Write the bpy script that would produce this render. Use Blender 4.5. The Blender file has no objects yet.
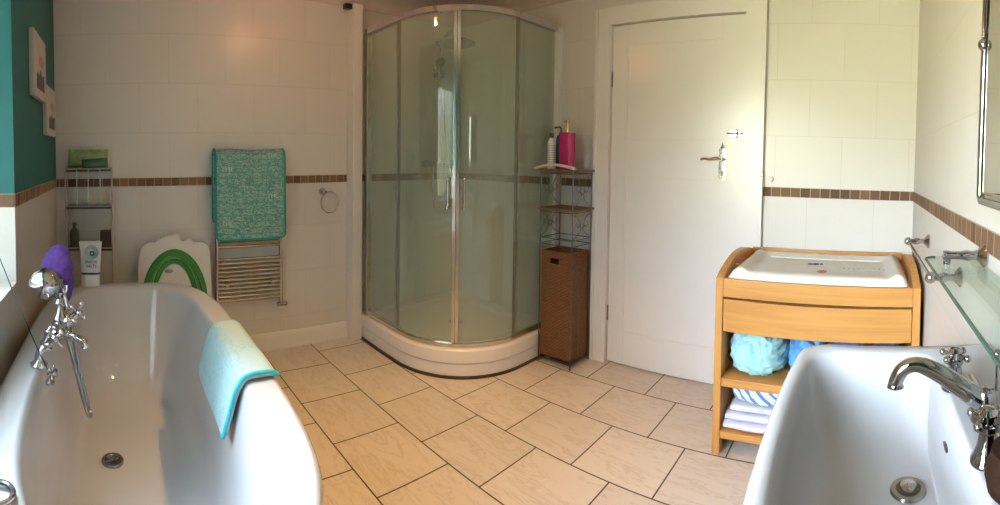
import bpy, bmesh, math, random
from mathutils import Vector, Matrix, noise
random.seed(7)
SC = bpy.context.scene
PI = math.pi
# ---------------------------------------------------------------- camera (phone sweep = cylindrical panorama)
cam_data = bpy.data.cameras.new('camera')
cam = bpy.data.objects.new('camera', cam_data)
SC.collection.objects.link(cam)
SC.camera = cam
cam_data.type = 'PANO'
FP = 472.0                       # pixels per radian in the 1000 x 505 frame
cam_data.panorama_type = 'CENTRAL_CYLINDRICAL'
cam_data.central_cylindrical_range_u_min = -500 / FP
cam_data.central_cylindrical_range_u_max = 500 / FP
cam_data.central_cylindrical_range_v_min = (171.0 - 505) / FP
cam_data.central_cylindrical_range_v_max = 171.0 / FP
cam_data.central_cylindrical_radius = 1.0
cam_data.clip_start = 0.01
_M = ((0.7214085694328106, -0.6918108066373052, -0.031104401115383214),
      (0.6923816342090656, 0.7214109902261089, 0.013185438595992329),
      (0.01331722789807858, -0.031048204470242306, 0.9994291672951539))
ax, fw, up = [Vector((_M[0][i], _M[1][i], _M[2][i])) for i in range(3)]
CAMP = Vector((0, 0, 1.206))
cam.matrix_world = Matrix(((ax.x, up.x, -fw.x, CAMP.x), (ax.y, up.y, -fw.y, CAMP.y), (ax.z, up.z, -fw.z, CAMP.z), (0, 0, 0, 1)))

# ---------------------------------------------------------------- world: bright overcast sky over a green garden
world = bpy.data.worlds.new('world')
SC.world = world
world.use_nodes = True
wn = world.node_tree
wn.nodes.clear()
wo = wn.nodes.new('ShaderNodeOutputWorld'); wb = wn.nodes.new('ShaderNodeBackground')
wt = wn.nodes.new('ShaderNodeTexCoord'); ws = wn.nodes.new('ShaderNodeSeparateXYZ'); wr = wn.nodes.new('ShaderNodeValToRGB')
wm = wn.nodes.new('ShaderNodeMapRange')
wm.inputs['From Min'].default_value = -1; wm.inputs['From Max'].default_value = 1
wn.links.new(wt.outputs['Generated'], ws.inputs[0]); wn.links.new(ws.outputs['Z'], wm.inputs['Value'])
wn.links.new(wm.outputs[0], wr.inputs[0]); wn.links.new(wr.outputs[0], wb.inputs[0]); wn.links.new(wb.outputs[0], wo.inputs[0])
e = wr.color_ramp.elements
e[0].position = 0.0; e[0].color = (0.34, 0.34, 0.19, 1)
e[1].position = 1.0; e[1].color = (0.66, 0.84, 1.0, 1)
for pos, colr in ((0.46, (0.42, 0.42, 0.25, 1)), (0.53, (0.42, 0.42, 0.30, 1)), (0.60, (0.76, 0.88, 1.0, 1))):
    q = e.new(pos); q.color = colr
# sky strength lowered on one side, added so the left wall stays darker
wa = wn.nodes.new('ShaderNodeMapRange'); wa.interpolation_type = 'SMOOTHSTEP'
wa.inputs['From Min'].default_value = -0.55; wa.inputs['From Max'].default_value = 0.15
wa.inputs['To Min'].default_value = 82.0; wa.inputs['To Max'].default_value = 4.0
wn.links.new(ws.outputs['X'], wa.inputs['Value']); wn.links.new(wa.outputs[0], wb.inputs['Strength'])

def light(name, kind, loc, energy, color, size=0.1, rot=(0, 0, 0), portal=False, size_y=None):
    d = bpy.data.lights.new(name, kind); d.energy = energy; d.color = color
    if kind == 'AREA':
        d.shape = 'RECTANGLE'; d.size = size; d.size_y = size_y or size
        if portal: d.cycles.is_portal = True
    else:
        d.shadow_soft_size = size
    o = bpy.data.objects.new(name, d); SC.collection.objects.link(o)
    o.location = loc; o.rotation_euler = rot
    return o
# portal in the window opening (sampling guide, gives no light of its own)
light('window_portal', 'AREA', (-1.10, -0.60, 1.36), 1, (1, 1, 1), 1.06, (PI / 2, 0, PI), True, 1.18)
# the warm ceiling lamp in the middle of the room
lamp = light('ceiling_spot_light', 'SPOT', (-1.30, 1.05, 2.20), 120, (1.0, 0.54, 0.15), 0.04)
light('left_wall_warm_fill', 'POINT', (-1.95, 0.95, 2.10), 4.5, (1.0, 0.40, 0.16), 0.015)  # unseen fill light, added to warm the left wall
lamp.data.spot_size = math.radians(84); lamp.data.spot_blend = 1.0
SC.view_settings.view_transform = 'Standard'
SC.view_settings.look = 'None'
SC.view_settings.exposure = 0.30
SC.view_settings.gamma = 1.0
SC.view_settings.use_curve_mapping = False
SC.cycles.max_bounces = 10
SC.cycles.diffuse_bounces = 6
SC.cycles.transparent_max_bounces = 16
SC.cycles.caustics_reflective = False
SC.cycles.caustics_refractive = False
SC.cycles.sample_clamp_indirect = 6.0
SC.cycles.use_denoising = True

# ---------------------------------------------------------------- materials
def mat(name, col=(0.8, 0.8, 0.8), rough=0.5, metal=0.0, **kw):
    m = bpy.data.materials.new(name); m.use_nodes = True
    b = m.node_tree.nodes['Principled BSDF']
    b.inputs['Base Color'].default_value = (*col, 1); b.inputs['Roughness'].default_value = rough
    b.inputs['Metallic'].default_value = metal
    for k, v in kw.items():
        b.inputs[k.replace('_', ' ')].default_value = v
    m['_'] = 0
    return m
class NT:
    """small node builder"""
    def __init__(s, m): s.t = m.node_tree; s.b = s.t.nodes['Principled BSDF']
    def n(s, typ, **kw):
        x = s.t.nodes.new(typ)
        for k, v in kw.items(): setattr(x, k, v)
        return x
    def l(s, a, b): s.t.links.new(a, b)
    def math(s, op, a, b=None, c=None):
        x = s.n('ShaderNodeMath', operation=op)
        for i, v in enumerate((a, b, c)):
            if v is None: continue
            if isinstance(v, (int, float)): x.inputs[i].default_value = v
            else: s.l(v, x.inputs[i])
        return x.outputs[0]
    def mix(s, f, a, b):
        x = s.n('ShaderNodeMix', data_type='RGBA')
        for sock, v in ((x.inputs[0], f), (x.inputs[6], a), (x.inputs[7], b)):
            if isinstance(v, (int, float)): sock.default_value = v
            elif isinstance(v, tuple): sock.default_value = (*v, 1)
            else: s.l(v, sock)
        return x.outputs[2]
    def xyz(s):
        c = s.n('ShaderNodeTexCoord'); p = s.n('ShaderNodeSeparateXYZ'); s.l(c.outputs['Object'], p.inputs[0])
        return p.outputs, c.outputs['Object']
    def comb(s, x, y, z=0.0):
        c = s.n('ShaderNodeCombineXYZ')
        for i, v in enumerate((x, y, z)):
            if isinstance(v, (int, float)): c.inputs[i].default_value = v
            else: s.l(v, c.inputs[i])
        return c.outputs[0]
    def noise(s, vec, scale, detail=3, rough=0.5, dist=0.0):
        x = s.n('ShaderNodeTexNoise'); x.inputs['Scale'].default_value = scale; x.inputs['Detail'].default_value = detail
        x.inputs['Roughness'].default_value = rough; x.inputs['Distortion'].default_value = dist
        if vec is not None: s.l(vec, x.inputs['Vector'])
        return x.outputs[0]
    def ramp(s, f, stops):
        x = s.n('ShaderNodeValToRGB'); s.l(f, x.inputs[0]); el = x.color_ramp.elements
        el[0].position = stops[0][0]; el[0].color = (*stops[0][1], 1)
        el[1].position = stops[-1][0]; el[1].color = (*stops[-1][1], 1)
        for p, c in stops[1:-1]:
            q = el.new(p); q.color = (*c, 1)
        return x.outputs[0]
    def bump(s, h, strength=0.3, dist=0.01):
        x = s.n('ShaderNodeBump'); x.inputs['Strength'].default_value = strength; x.inputs['Distance'].default_value = dist
        s.l(h, x.inputs['Height']); s.l(x.outputs[0], s.b.inputs['Normal'])
    def brick(s, vec, bw, rh, mortar, c1, c2, cm, offset=0.5, bias=0.0, smooth=0.0):
        x = s.n('ShaderNodeTexBrick', offset=offset, offset_frequency=2)
        x.inputs['Scale'].default_value = 1; x.inputs['Mortar Size'].default_value = mortar
        x.inputs['Mortar Smooth'].default_value = smooth; x.inputs['Bias'].default_value = bias
        x.inputs['Brick Width'].default_value = bw; x.inputs['Row Height'].default_value = rh
        x.inputs['Color1'].default_value = (*c1, 1); x.inputs['Color2'].default_value = (*c2, 1); x.inputs['Mortar'].default_value = (*cm, 1)
        s.l(vec, x.inputs['Vector'])
        return x.outputs

def tile_wall_material(name, axis, off, teal=False):
    m = mat(name, rough=0.32); t = NT(m); o, vec = t.xyz()
    u = t.math('ADD', o[axis], off); v = t.math('ADD', o[2], -1.054 + 0.287 * 20)
    br = t.brick(t.comb(u, v), 0.34, 0.287, 0.0020, (0.70, 0.68, 0.65), (0.67, 0.65, 0.62), (0.60, 0.57, 0.53), smooth=0.3)
    n = t.noise(vec, 5, 4, 0.6)
    colr = t.mix(t.math('MULTIPLY', n, 0.22), br[0], (0.60, 0.56, 0.51))
    h = t.math('ADD', t.math('MULTIPLY', br[1], -1.0), t.math('MULTIPLY', t.noise(vec, 9, 3), 0.5))
    if teal:
        f = t.math('GREATER_THAN', o[2], 1.054)
        colr = t.mix(f, colr, (0.0, 0.10, 0.098))
        t.l(t.math('ADD', t.math('MULTIPLY', f, 0.4), 0.2), t.b.inputs['Roughness'])
    t.l(colr, t.b.inputs['Base Color'])
    t.bump(h, 0.12, 0.003)
    return m
# tile joints of wall A (left) at y = -0.047 + k 0.336, of wall B (back) at x = -0.44 + k 0.344, in the second row above the border
M_TILE_Y = tile_wall_material('cream_tile_left', 1, 0.047 + 3.4 + 0.17)
M_TILE_X = tile_wall_material('cream_tile_back', 0, 0.44 + 6.8 + 0.17)
M_TILE_C = tile_wall_material('cream_tile_right', 1, 3.4 + 0.1)
M_TEAL = tile_wall_material('teal_paint_over_tile', 0, 6.8, True)

def border_material(name, axis):
    m = mat(name, rough=0.6, Specular_IOR_Level=0.25); t = NT(m); o, vec = t.xyz()
    u = t.math('ADD', o[axis], 5.0)
    v = t.math('ADD', o[2], -1.054 + 0.0245)
    br = t.brick(t.comb(u, v), 0.0505, 0.049, 0.0016, (0.07, 0.025, 0.010), (0.20, 0.10, 0.05), (0.46, 0.39, 0.30), offset=0.0, smooth=0.1)
    n = t.noise(vec, 60, 5, 0.65)
    colr = t.mix(t.math('MULTIPLY', n, 0.22), br[0], (0.42, 0.32, 0.22))
    t.l(colr, t.b.inputs['Base Color']); t.bump(t.math('SUBTRACT', n, br[1]), 0.4, 0.003)
    return m
M_BORD_X = border_material('stone_mosaic_x', 0)
M_BORD_Y = border_material('stone_mosaic_y', 1)

def floor_material():
    m = mat('floor_tile', rough=0.28); t = NT(m); o, vec = t.xyz()
    u = t.math('ADD', o[0], 4.7165 + 0.003); v = t.math('ADD', o[1], -(2.386 - 0.2363) + 20 * 0.3259)
    br = t.brick(t.comb(u, v), 0.35114, 0.3259, 0.0034, (0.65, 0.59, 0.545), (0.57, 0.52, 0.48), (0.055, 0.04, 0.032), smooth=0.1)
    n1 = t.noise(vec, 3.0, 6, 0.62, 0.8); n2 = t.noise(vec, 22, 4, 0.6)
    mp = t.n('ShaderNodeMapping'); t.l(vec, mp.inputs[0]); mp.inputs['Rotation'].default_value = (0, 0, 0.9); mp.inputs['Scale'].default_value = (1.2, 5.5, 1)
    vein = t.ramp(t.noise(mp.outputs[0], 2.2, 7, 0.7, 1.5), [(0.0, (0, 0, 0)), (0.50, (0, 0, 0)), (0.535, (1, 1, 1)), (0.57, (0, 0, 0)), (1.0, (0, 0, 0))])
    colr = t.mix(t.math('MULTIPLY', n1, 0.45), br[0], (0.73, 0.69, 0.65))
    colr = t.mix(t.math('MULTIPLY', vein, 0.45), colr, (0.40, 0.31, 0.25))
    colr = t.mix(t.math('MULTIPLY', n2, 0.18), colr, (0.45, 0.39, 0.34))
    colr = t.mix(br[1], colr, (0.055, 0.04, 0.032))
    t.l(colr, t.b.inputs['Base Color'])
    t.bump(t.math('SUBTRACT', t.math('MULTIPLY', n1, 0.35), br[1]), 0.3, 0.004)
    return m
M_FLOOR = floor_material()

def noisy(name, c1, c2, scale, rough=0.5, bump=0.0, stretch=None, detail=4, dist=0.0, bdist=0.003, **kw):
    m = mat(name, c1, rough, **kw); t = NT(m); _, vec = t.xyz()
    if stretch:
        mp = t.n('ShaderNodeMapping'); t.l(vec, mp.inputs[0]); mp.inputs['Scale'].default_value = stretch; vec = mp.outputs[0]
    n = t.noise(vec, scale, detail, 0.6, dist)
    t.l(t.mix(t.ramp(n, [(0.3, (0, 0, 0)), (0.7, (1, 1, 1))]), c1, c2), t.b.inputs['Base Color'])
    if bump: t.bump(n, bump, bdist)
    return m
M_CEIL = noisy('ceiling_plaster', (0.62, 0.52, 0.47), (0.58, 0.48, 0.43), 3, 0.7)
M_WHITE = noisy('white_gloss_paint', (0.83, 0.82, 0.81), (0.81, 0.80, 0.79), 4, 0.25, 0.05)
M_UPVC = noisy('white_plastic', (0.80, 0.78, 0.75), (0.77, 0.75, 0.72), 3, 0.3)
M_CERAMIC = noisy('white_enamel', (0.55, 0.55, 0.575), (0.53, 0.53, 0.55), 2, 0.07, Coat_Weight=0.3, Coat_Roughness=0.03)
M_ACRYL = noisy('shower_tray_acrylic', (0.82, 0.80, 0.83), (0.80, 0.78, 0.81), 3, 0.2)
M_CHROME = noisy('chrome', (0.62, 0.62, 0.65), (0.54, 0.54, 0.57), 20, 0.07, metal=1.0)
M_CHROME_D = noisy('worn_chrome', (0.42, 0.40, 0.39), (0.30, 0.28, 0.27), 30, 0.22, metal=1.0)
M_ALU = noisy('brushed_aluminium', (0.72, 0.70, 0.66), (0.62, 0.60, 0.56), 12, 0.18, metal=0.9)
M_WIRE = noisy('zinc_wire', (0.17, 0.17, 0.18), (0.12, 0.12, 0.13), 40, 0.35, metal=0.8)
M_DARK = noisy('dark_seal', (0.03, 0.025, 0.02), (0.05, 0.04, 0.035), 20, 0.5)
M_BLACK = noisy('black_plastic', (0.012, 0.012, 0.014), (0.02, 0.02, 0.022), 20, 0.3)
def wood_material(name, along):
    m = mat(name, rough=0.35); t = NT(m); _, vec = t.xyz()
    mp = t.n('ShaderNodeMapping'); t.l(vec, mp.inputs[0])
    mp.inputs['Scale'].default_value = {0: (1.2, 14, 22), 1: (14, 1.2, 22), 2: (14, 22, 1.2)}[along]
    n = t.noise(mp.outputs[0], 1.6, 6, 0.6, 0.7)
    n2 = t.noise(vec, 1.7, 2)
    colr = t.ramp(n, [(0.25, (0.34, 0.14, 0.032)), (0.5, (0.46, 0.215, 0.055)), (0.75, (0.54, 0.28, 0.085))])
    colr = t.mix(t.math('MULTIPLY', n2, 0.3), colr, (0.60, 0.31, 0.09))
    t.l(colr, t.b.inputs['Base Color']); t.bump(n, 0.08, 0.002)
    return m
M_WOOD_X = wood_material('honey_beech_x', 0)
M_WOOD_Z = wood_material('honey_beech_z', 2)
M_WOOD_Y = wood_material('honey_beech_y', 1)
def weave_material(name, c1, c2, pitch_z, pitch_u):
    m = mat(name, rough=0.7); t = NT(m); o, vec = t.xyz()
    w = t.n('ShaderNodeTexWave', wave_type='BANDS', bands_direction='Z', wave_profile='SIN')
    w.inputs['Scale'].default_value = 1 / pitch_z * 0.314; w.inputs['Distortion'].default_value = 3.2; w.inputs['Detail'].default_value = 2
    w.inputs['Detail Scale'].default_value = 3.0
    t.l(vec, w.inputs['Vector'])
    u = t.math('SINE', t.math('MULTIPLY', t.math('ADD', o[0], o[1]), 2 * PI / pitch_u))
    h = t.math('MULTIPLY', w.outputs['Fac'], t.math('ADD', t.math('MULTIPLY', u, 0.04), 0.96))
    mpn = t.n('ShaderNodeMapping'); t.l(vec, mpn.inputs[0]); mpn.inputs['Scale'].default_value = (1, 1, 4); n = t.noise(mpn.outputs[0], 32, 5, 0.75)
    f = t.math('MULTIPLY', h, t.math('ADD', n, 0.35))
    t.l(t.mix(f, c1, c2), t.b.inputs['Base Color']); t.bump(h, 0.8, 0.006)
    return m
M_WEAVE = weave_material('woven_seagrass', (0.045, 0.017, 0.006), (0.40, 0.175, 0.065), 0.0085, 0.021)
M_WEAVE_S = weave_material('woven_rattan_shelf', (0.13, 0.06, 0.025), (0.46, 0.27, 0.13), 0.006, 0.012)
M_LEATHER = noisy('dark_woven_brown', (0.018, 0.007, 0.004), (0.04, 0.017, 0.010), 60, 0.8, 0.4, Specular_IOR_Level=0.15)

def glass_material(name, tint, refl=0.06, rough=0.02, haze=0.0, hazecol=(0.5, 0.6, 0.55)):
    m = bpy.data.materials.new(name); m.use_nodes = True; nt = m.node_tree; nt.nodes.clear()
    out = nt.nodes.new('ShaderNodeOutputMaterial'); tr = nt.nodes.new('ShaderNodeBsdfTransparent'); gl = nt.nodes.new('ShaderNodeBsdfGlossy')
    mx = nt.nodes.new('ShaderNodeMixShader'); fr = nt.nodes.new('ShaderNodeFresnel'); fr.inputs['IOR'].default_value = 1.5
    geo = nt.nodes.new('ShaderNodeNewGeometry'); mr = nt.nodes.new('ShaderNodeMath'); mr.operation = 'MULTIPLY_ADD'
    mr.inputs[1].default_value = -0.0; 
    tr.inputs['Color'].default_value = (*tint, 1); gl.inputs['Roughness'].default_value = rough
    gl.inputs['Color'].default_value = (0.95, 1, 0.98, 1)
    # Fresnel from the facing angle alone (both sides of a thin pane behave alike)
    lw = nt.nodes.new('ShaderNodeLayerWeight'); lw.inputs['Blend'].default_value = 0.15
    mn = nt.nodes.new('ShaderNodeMath'); mn.operation = 'MULTIPLY_ADD'
    nt.links.new(lw.outputs['Facing'], mn.inputs[0]); mn.inputs[1].default_value = refl * 1.2; mn.inputs[2].default_value = refl * 0.6
    nt.nodes.remove(fr); nt.nodes.remove(geo); nt.nodes.remove(mr)
    nt.links.new(mn.outputs[0], mx.inputs[0])
    if haze:
        df = nt.nodes.new('ShaderNodeBsdfDiffuse'); df.inputs['Color'].default_value = (*hazecol, 1)
        m2 = nt.nodes.new('ShaderNodeMixShader'); m2.inputs[0].default_value = haze
        nt.links.new(tr.outputs[0], m2.inputs[1]); nt.links.new(df.outputs[0], m2.inputs[2]); nt.links.new(m2.outputs[0], mx.inputs[1])
    else:
        nt.links.new(tr.outputs[0], mx.inputs[1])
    nt.links.new(gl.outputs[0], mx.inputs[2]); nt.links.new(mx.outputs[0], out.inputs[0])
    return m
M_GLASS = glass_material('green_tinted_shower_glass', (0.90, 0.955, 0.92), 0.10, 0.03, 0.16, (0.60, 0.72, 0.64))
M_SHELF_GLASS = glass_material('clear_green_shelf_glass', (0.90, 0.965, 0.94), 0.20, 0.01, 0.04, (0.45, 0.65, 0.58))
M_GLASS_EDGE = noisy('dark_green_glass_edge', (0.02, 0.07, 0.06), (0.04, 0.12, 0.10), 10, 0.1)
M_WINGLASS = glass_material('window_glass', (0.97, 0.98, 0.98), 0.08)
M_MIRROR = noisy('mirror_silver', (0.86, 0.89, 0.88), (0.85, 0.88, 0.87), 1, 0.01, metal=1.0)

# ---------------------------------------------------------------- mesh helpers (world coordinates)
ORG = {}
def new_bm(): return bmesh.new()
def box(bm, x0, x1, y0, y1, z0, z1, bev=0.0, seg=2):
    r = bmesh.ops.create_cube(bm, size=1.0)
    vs = r['verts']
    for v in vs:
        v.co = Vector(((x0 + x1) / 2 + v.co.x * (x1 - x0), (y0 + y1) / 2 + v.co.y * (y1 - y0), (z0 + z1) / 2 + v.co.z * (z1 - z0)))
    if bev:
        es = {e_ for v in vs for e_ in v.link_edges}
        bmesh.ops.bevel(bm, geom=list(es), offset=bev, segments=seg, affect='EDGES', profile=0.5)
    return bm
def quad_loft(bm, rings, closed=True, cap0=True, cap1=True):
    rows = [[bm.verts.new(p) for p in r] for r in rings]
    n = len(rows[0])
    for a, b in zip(rows, rows[1:]):
        for i in range(n if closed else n - 1):
            j = (i + 1) % n
            bm.faces.new((a[i], a[j], b[j], b[i]))
    if closed and cap0: bm.faces.new(list(reversed(rows[0])))
    if closed and cap1: bm.faces.new(rows[-1])
    return rows
def frame_of(d):
    d = d.normalized(); a = Vector((0, 0, 1)) if abs(d.z) < 0.9 else Vector((1, 0, 0))
    u = d.cross(a).normalized(); return u, d.cross(u).normalized()
def sweep(bm, pts, r, seg=10, closed=False, squash=None):
    pts = [Vector(p) for p in pts]; n = len(pts)
    rad = r if isinstance(r, (list, tuple)) else [r] * n
    tang = []
    for i in range(n):
        a = pts[(i - 1) % n] if (closed or i > 0) else pts[0]; b = pts[(i + 1) % n] if (closed or i < n - 1) else pts[-1]
        tang.append((b - a).normalized())
    u, v = frame_of(tang[0]); rings = []
    for i in range(n):
        if i:
            q = tang[i - 1].rotation_difference(tang[i]); u = q @ u; v = q @ v
        rings.append([pts[i] + (u * math.cos(2 * PI * k / seg) + v * math.sin(2 * PI * k / seg)) * rad[i] for k in range(seg)])
    if closed:
        rings.append(rings[0]); quad_loft(bm, rings, True, False, False)
        bmesh.ops.remove_doubles(bm, verts=bm.verts, dist=1e-6)
    else: quad_loft(bm, rings)
    return bm
def smooth_path(pts, n=8):
    """Catmull-Rom through the points"""
    P = [Vector(p) for p in pts]; out = []
    for i in range(len(P) - 1):
        p0 = P[max(i - 1, 0)]; p1 = P[i]; p2 = P[i + 1]; p3 = P[min(i + 2, len(P) - 1)]
        for k in range(n):
            t = k / n
            out.append(0.5 * ((2 * p1) + (p2 - p0) * t + (2 * p0 - 5 * p1 + 4 * p2 - p3) * t * t + (3 * p1 - p0 - 3 * p2 + p3) * t ** 3))
    out.append(P[-1]); return out
def lathe(bm, prof, base, axis=(0, 0, 1), seg=24):
    """prof: (radius, height along the axis)"""
    d = Vector(axis).normalized(); u, v = frame_of(d); base = Vector(base)
    rings = [[base + d * h + (u * math.cos(2 * PI * k / seg) + v * math.sin(2 * PI * k / seg)) * max(r, 1e-4) for k in range(seg)] for r, h in prof]
    quad_loft(bm, rings); return bm
def ball(bm, c, r, sub=2, scale=(1, 1, 1)):
    q = bmesh.ops.create_icosphere(bm, subdivisions=sub, radius=r)
    for v in q['verts']: v.co = Vector((v.co.x * scale[0], v.co.y * scale[1], v.co.z * scale[2])) + Vector(c)
    return bm
def prism(bm, poly, d):
    """closed polygon (3D points) extruded by vector d"""
    a = [bm.verts.new(p) for p in poly]; b = [bm.verts.new(Vector(p) + Vector(d)) for p in poly]
    n = len(a); bm.faces.new(list(reversed(a))); bm.faces.new(b)
    for i in range(n): bm.faces.new((a[i], a[(i + 1) % n], b[(i + 1) % n], b[i]))
    return bm
def finish(bm, name, m, sharp=35):
    bmesh.ops.recalc_face_normals(bm, faces=bm.faces)
    me = bpy.data.meshes.new(name); bm.to_mesh(me); bm.free()
    me.materials.append(m)
    for p in me.polygons: p.use_smooth = True
    me.set_sharp_from_angle(angle=math.radians(sharp)); me['sharp'] = sharp
    return me
def link(o):
    SC.collection.objects.link(o)
    if o.type == 'MESH' and o.data.get('sharp', 180) < 100:
        w = o.modifiers.new('weighted_normal', 'WEIGHTED_NORMAL'); w.keep_sharp = True; w.weight = 80
    return o
def part(name, bm, m, parent, label=None, kind=None, sharp=35):
    o = link(bpy.data.objects.new(name, finish(bm, name, m, sharp)))
    o.parent = parent; o.location = -ORG[parent.name]; ORG[o.name] = Vector((0, 0, 0))
    if label: o['label'] = label
    if kind: o['kind'] = kind
    return o
def tag(o, label, cat, group=None):
    o['label'] = label; o['category'] = cat
    if group: o['group'] = group
    return o
def thing(name, label, cat, base, group=None):
    o = link(bpy.data.objects.new(name, None)); o.location = base; o.empty_display_size = 0.05
    ORG[o.name] = Vector(base); return tag(o, label, cat, group)
def solo(name, bm, m, label, cat, group=None, sharp=35):
    """a thing that is one mesh; origin at the middle of its base"""
    me = finish(bm, name, m, sharp)
    cs = [v.co for v in me.vertices]
    b = Vector(((min(c.x for c in cs) + max(c.x for c in cs)) / 2, (min(c.y for c in cs) + max(c.y for c in cs)) / 2, min(c.z for c in cs)))
    me.transform(Matrix.Translation(-b))
    o = link(bpy.data.objects.new(name, me)); o.location = b; ORG[o.name] = b
    return tag(o, label, cat, group)
def struct(name, bm, m, parent=None, sharp=35):
    o = link(bpy.data.objects.new(name, finish(bm, name, m, sharp)))
    ORG[o.name] = Vector((0, 0, 0))
    if parent: o.parent = parent
    else: o['kind'] = 'structure'
    return o
def words(text, size, loc, xdir, ydir, m, parent, name='lettering', depth=0.0006, squeeze=1.0, align='CENTER'):
    """raised lettering at loc, running along xdir, upright along ydir"""
    c = bpy.data.curves.new('t', 'FONT'); c.body = text; c.size = size; c.extrude = depth; c.align_x = align; c.align_y = 'CENTER'
    t = bpy.data.objects.new('t', c); SC.collection.objects.link(t)
    me = bpy.data.meshes.new_from_object(t.evaluated_get(bpy.context.evaluated_depsgraph_get()))
    bpy.data.objects.remove(t); me.materials.clear(); me.materials.append(m)
    X = Vector(xdir).normalized(); Y = Vector(ydir).normalized(); Z = X.cross(Y)
    T = Matrix(((X.x * squeeze, Y.x, Z.x, loc[0]), (X.y * squeeze, Y.y, Z.y, loc[1]), (X.z * squeeze, Y.z, Z.z, loc[2]), (0, 0, 0, 1)))
    me.transform(T); me.name = name
    o = link(bpy.data.objects.new(name, me)); o.parent = parent; o.location = -ORG[parent.name]; ORG[o.name] = Vector((0, 0, 0))
    return o

# ---------------------------------------------------------------- the room
XA, YB, XC, YD, ZC = -2.752, 2.386, 0.272, -0.373, 2.26
T = 0.12
WX0, WX1, WZ0, WZ1 = -1.64, -0.56, 0.76, 1.96      # window opening in wall D
DX0, DX1, DZ = -1.412, -0.600, 1.985                # door opening in wall B
struct('floor', box(new_bm(), XA - T, XC + T, YD - T, YB + T, -0.1, 0), M_FLOOR)
struct('ceiling', box(new_bm(), XA - T, XC + T, YD - 0.30, YB + T, ZC, ZC + 0.1), M_CEIL)
struct('wall_left', box(new_bm(), XA - T, XA, YD - T, YB + T, 0, ZC), M_TILE_Y)
b = new_bm()
box(b, XA, DX0, YB, YB + T, 0, ZC); box(b, DX1, XC, YB, YB + T, 0, ZC); box(b, DX0, DX1, YB, YB + T, DZ, ZC)
struct('wall_back', b, M_TILE_X)
struct('wall_right', box(new_bm(), XC, XC + T, YD - 0.30, YB + T, 0, ZC), M_TILE_C)
b = new_bm()
TD = 0.30
box(b, XA, WX0, YD - TD, YD, 0, ZC); box(b, WX1, XC, YD - TD, YD, 0, ZC)
box(b, WX0, WX1, YD - TD, YD, 0, WZ0); box(b, WX0, WX1, YD - TD, YD, WZ1, ZC)
struct('wall_front', b, M_TEAL)
# mosaic border strips
zb0, zb1, tb = 1.0295, 1.0785, 0.004
struct('trim_1', box(new_bm(), XA, XA + tb, YD, YB, zb0, zb1), M_BORD_Y)
b = new_bm(); box(b, XA, -1.502, YB - tb, YB, zb0, zb1); box(b, -0.497, XC, YB - tb, YB, zb0, zb1)
struct('trim_2', b, M_BORD_X)
struct('trim_3', box(new_bm(), XC - tb, XC, YD, YB, zb0, zb1), M_BORD_Y)
b = new_bm(); box(b, XA, WX0, YD, YD + tb, zb0, zb1); box(b, WX0 - 0.0, WX0 + tb, YD - TD + 0.05, YD, zb0, zb1)
struct('trim_4', b, M_BORD_X)
# cove between walls and ceiling
def cove(p0, p1, inward):
    bm = new_bm(); p0, p1, inn = Vector(p0), Vector(p1), Vector(inward); R = 0.09; rings = []
    for p in (p0, p1):
        ring = [p + Vector((0, 0, ZC))]
        ring.append(p + Vector((0, 0, ZC - R)))
        for k in range(9):
            a = PI / 2 * k / 8
            ring.append(p + inn * (R - R * math.cos(a)) * 1.0 + inn * 0.006 + Vector((0, 0, ZC - R + R * math.sin(a))))
        rings.append(ring)
    quad_loft(bm, rings); return bm
struct('trim_5', cove((XA, YD, 0), (XA, YB, 0), (1, 0, 0)), M_CEIL)
struct('trim_6', cove((XA, YB, 0), (XC, YB, 0), (0, -1, 0)), M_CEIL)
struct('trim_7', cove((XC, YD, 0), (XC, YB, 0), (-1, 0, 0)), M_CEIL)
# white boxed post between the radiator wall and the shower
b = new_bm(); box(b, XA, -2.662, 1.436, 1.506, 0, ZC - 0.09, 0.004)
struct('trim_8', b, M_UPVC)
# skirting board
b = new_bm()
prism(b, [(XA, YD, 0), (XA + 0.018, YD, 0), (XA + 0.018, YD, 0.085), (XA + 0.010, YD, 0.10), (XA + 0.004, YD, 0.105), (XA, YD, 0.105)], (0, 1.436 - YD, 0))
struct('baseboard_left', b, M_WHITE)

# window frame with panes
wf = new_bm(); yw = YD - TD + 0.05
for x0, x1, z0, z1 in ((WX0, WX1, WZ0, WZ0 + 0.06), (WX0, WX1, WZ1 - 0.06, WZ1), (WX0, WX0 + 0.06, WZ0 + 0.06, WZ1 - 0.06), (WX1 - 0.06, WX1, WZ0 + 0.06, WZ1 - 0.06), (-1.13, -1.07, WZ0 + 0.06, WZ1 - 0.06)):
    box(wf, x0, x1, yw - 0.035, yw, z0, z1, 0.006)
win = struct('window_1', wf, M_UPVC)
g = new_bm(); box(g, WX0 + 0.06, -1.13, yw - 0.020, yw - 0.014, WZ0 + 0.06, WZ1 - 0.06); box(g, -1.07, WX1 - 0.06, yw - 0.020, yw - 0.014, WZ0 + 0.06, WZ1 - 0.06)
struct('pane', g, M_WINGLASS, win)

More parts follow.
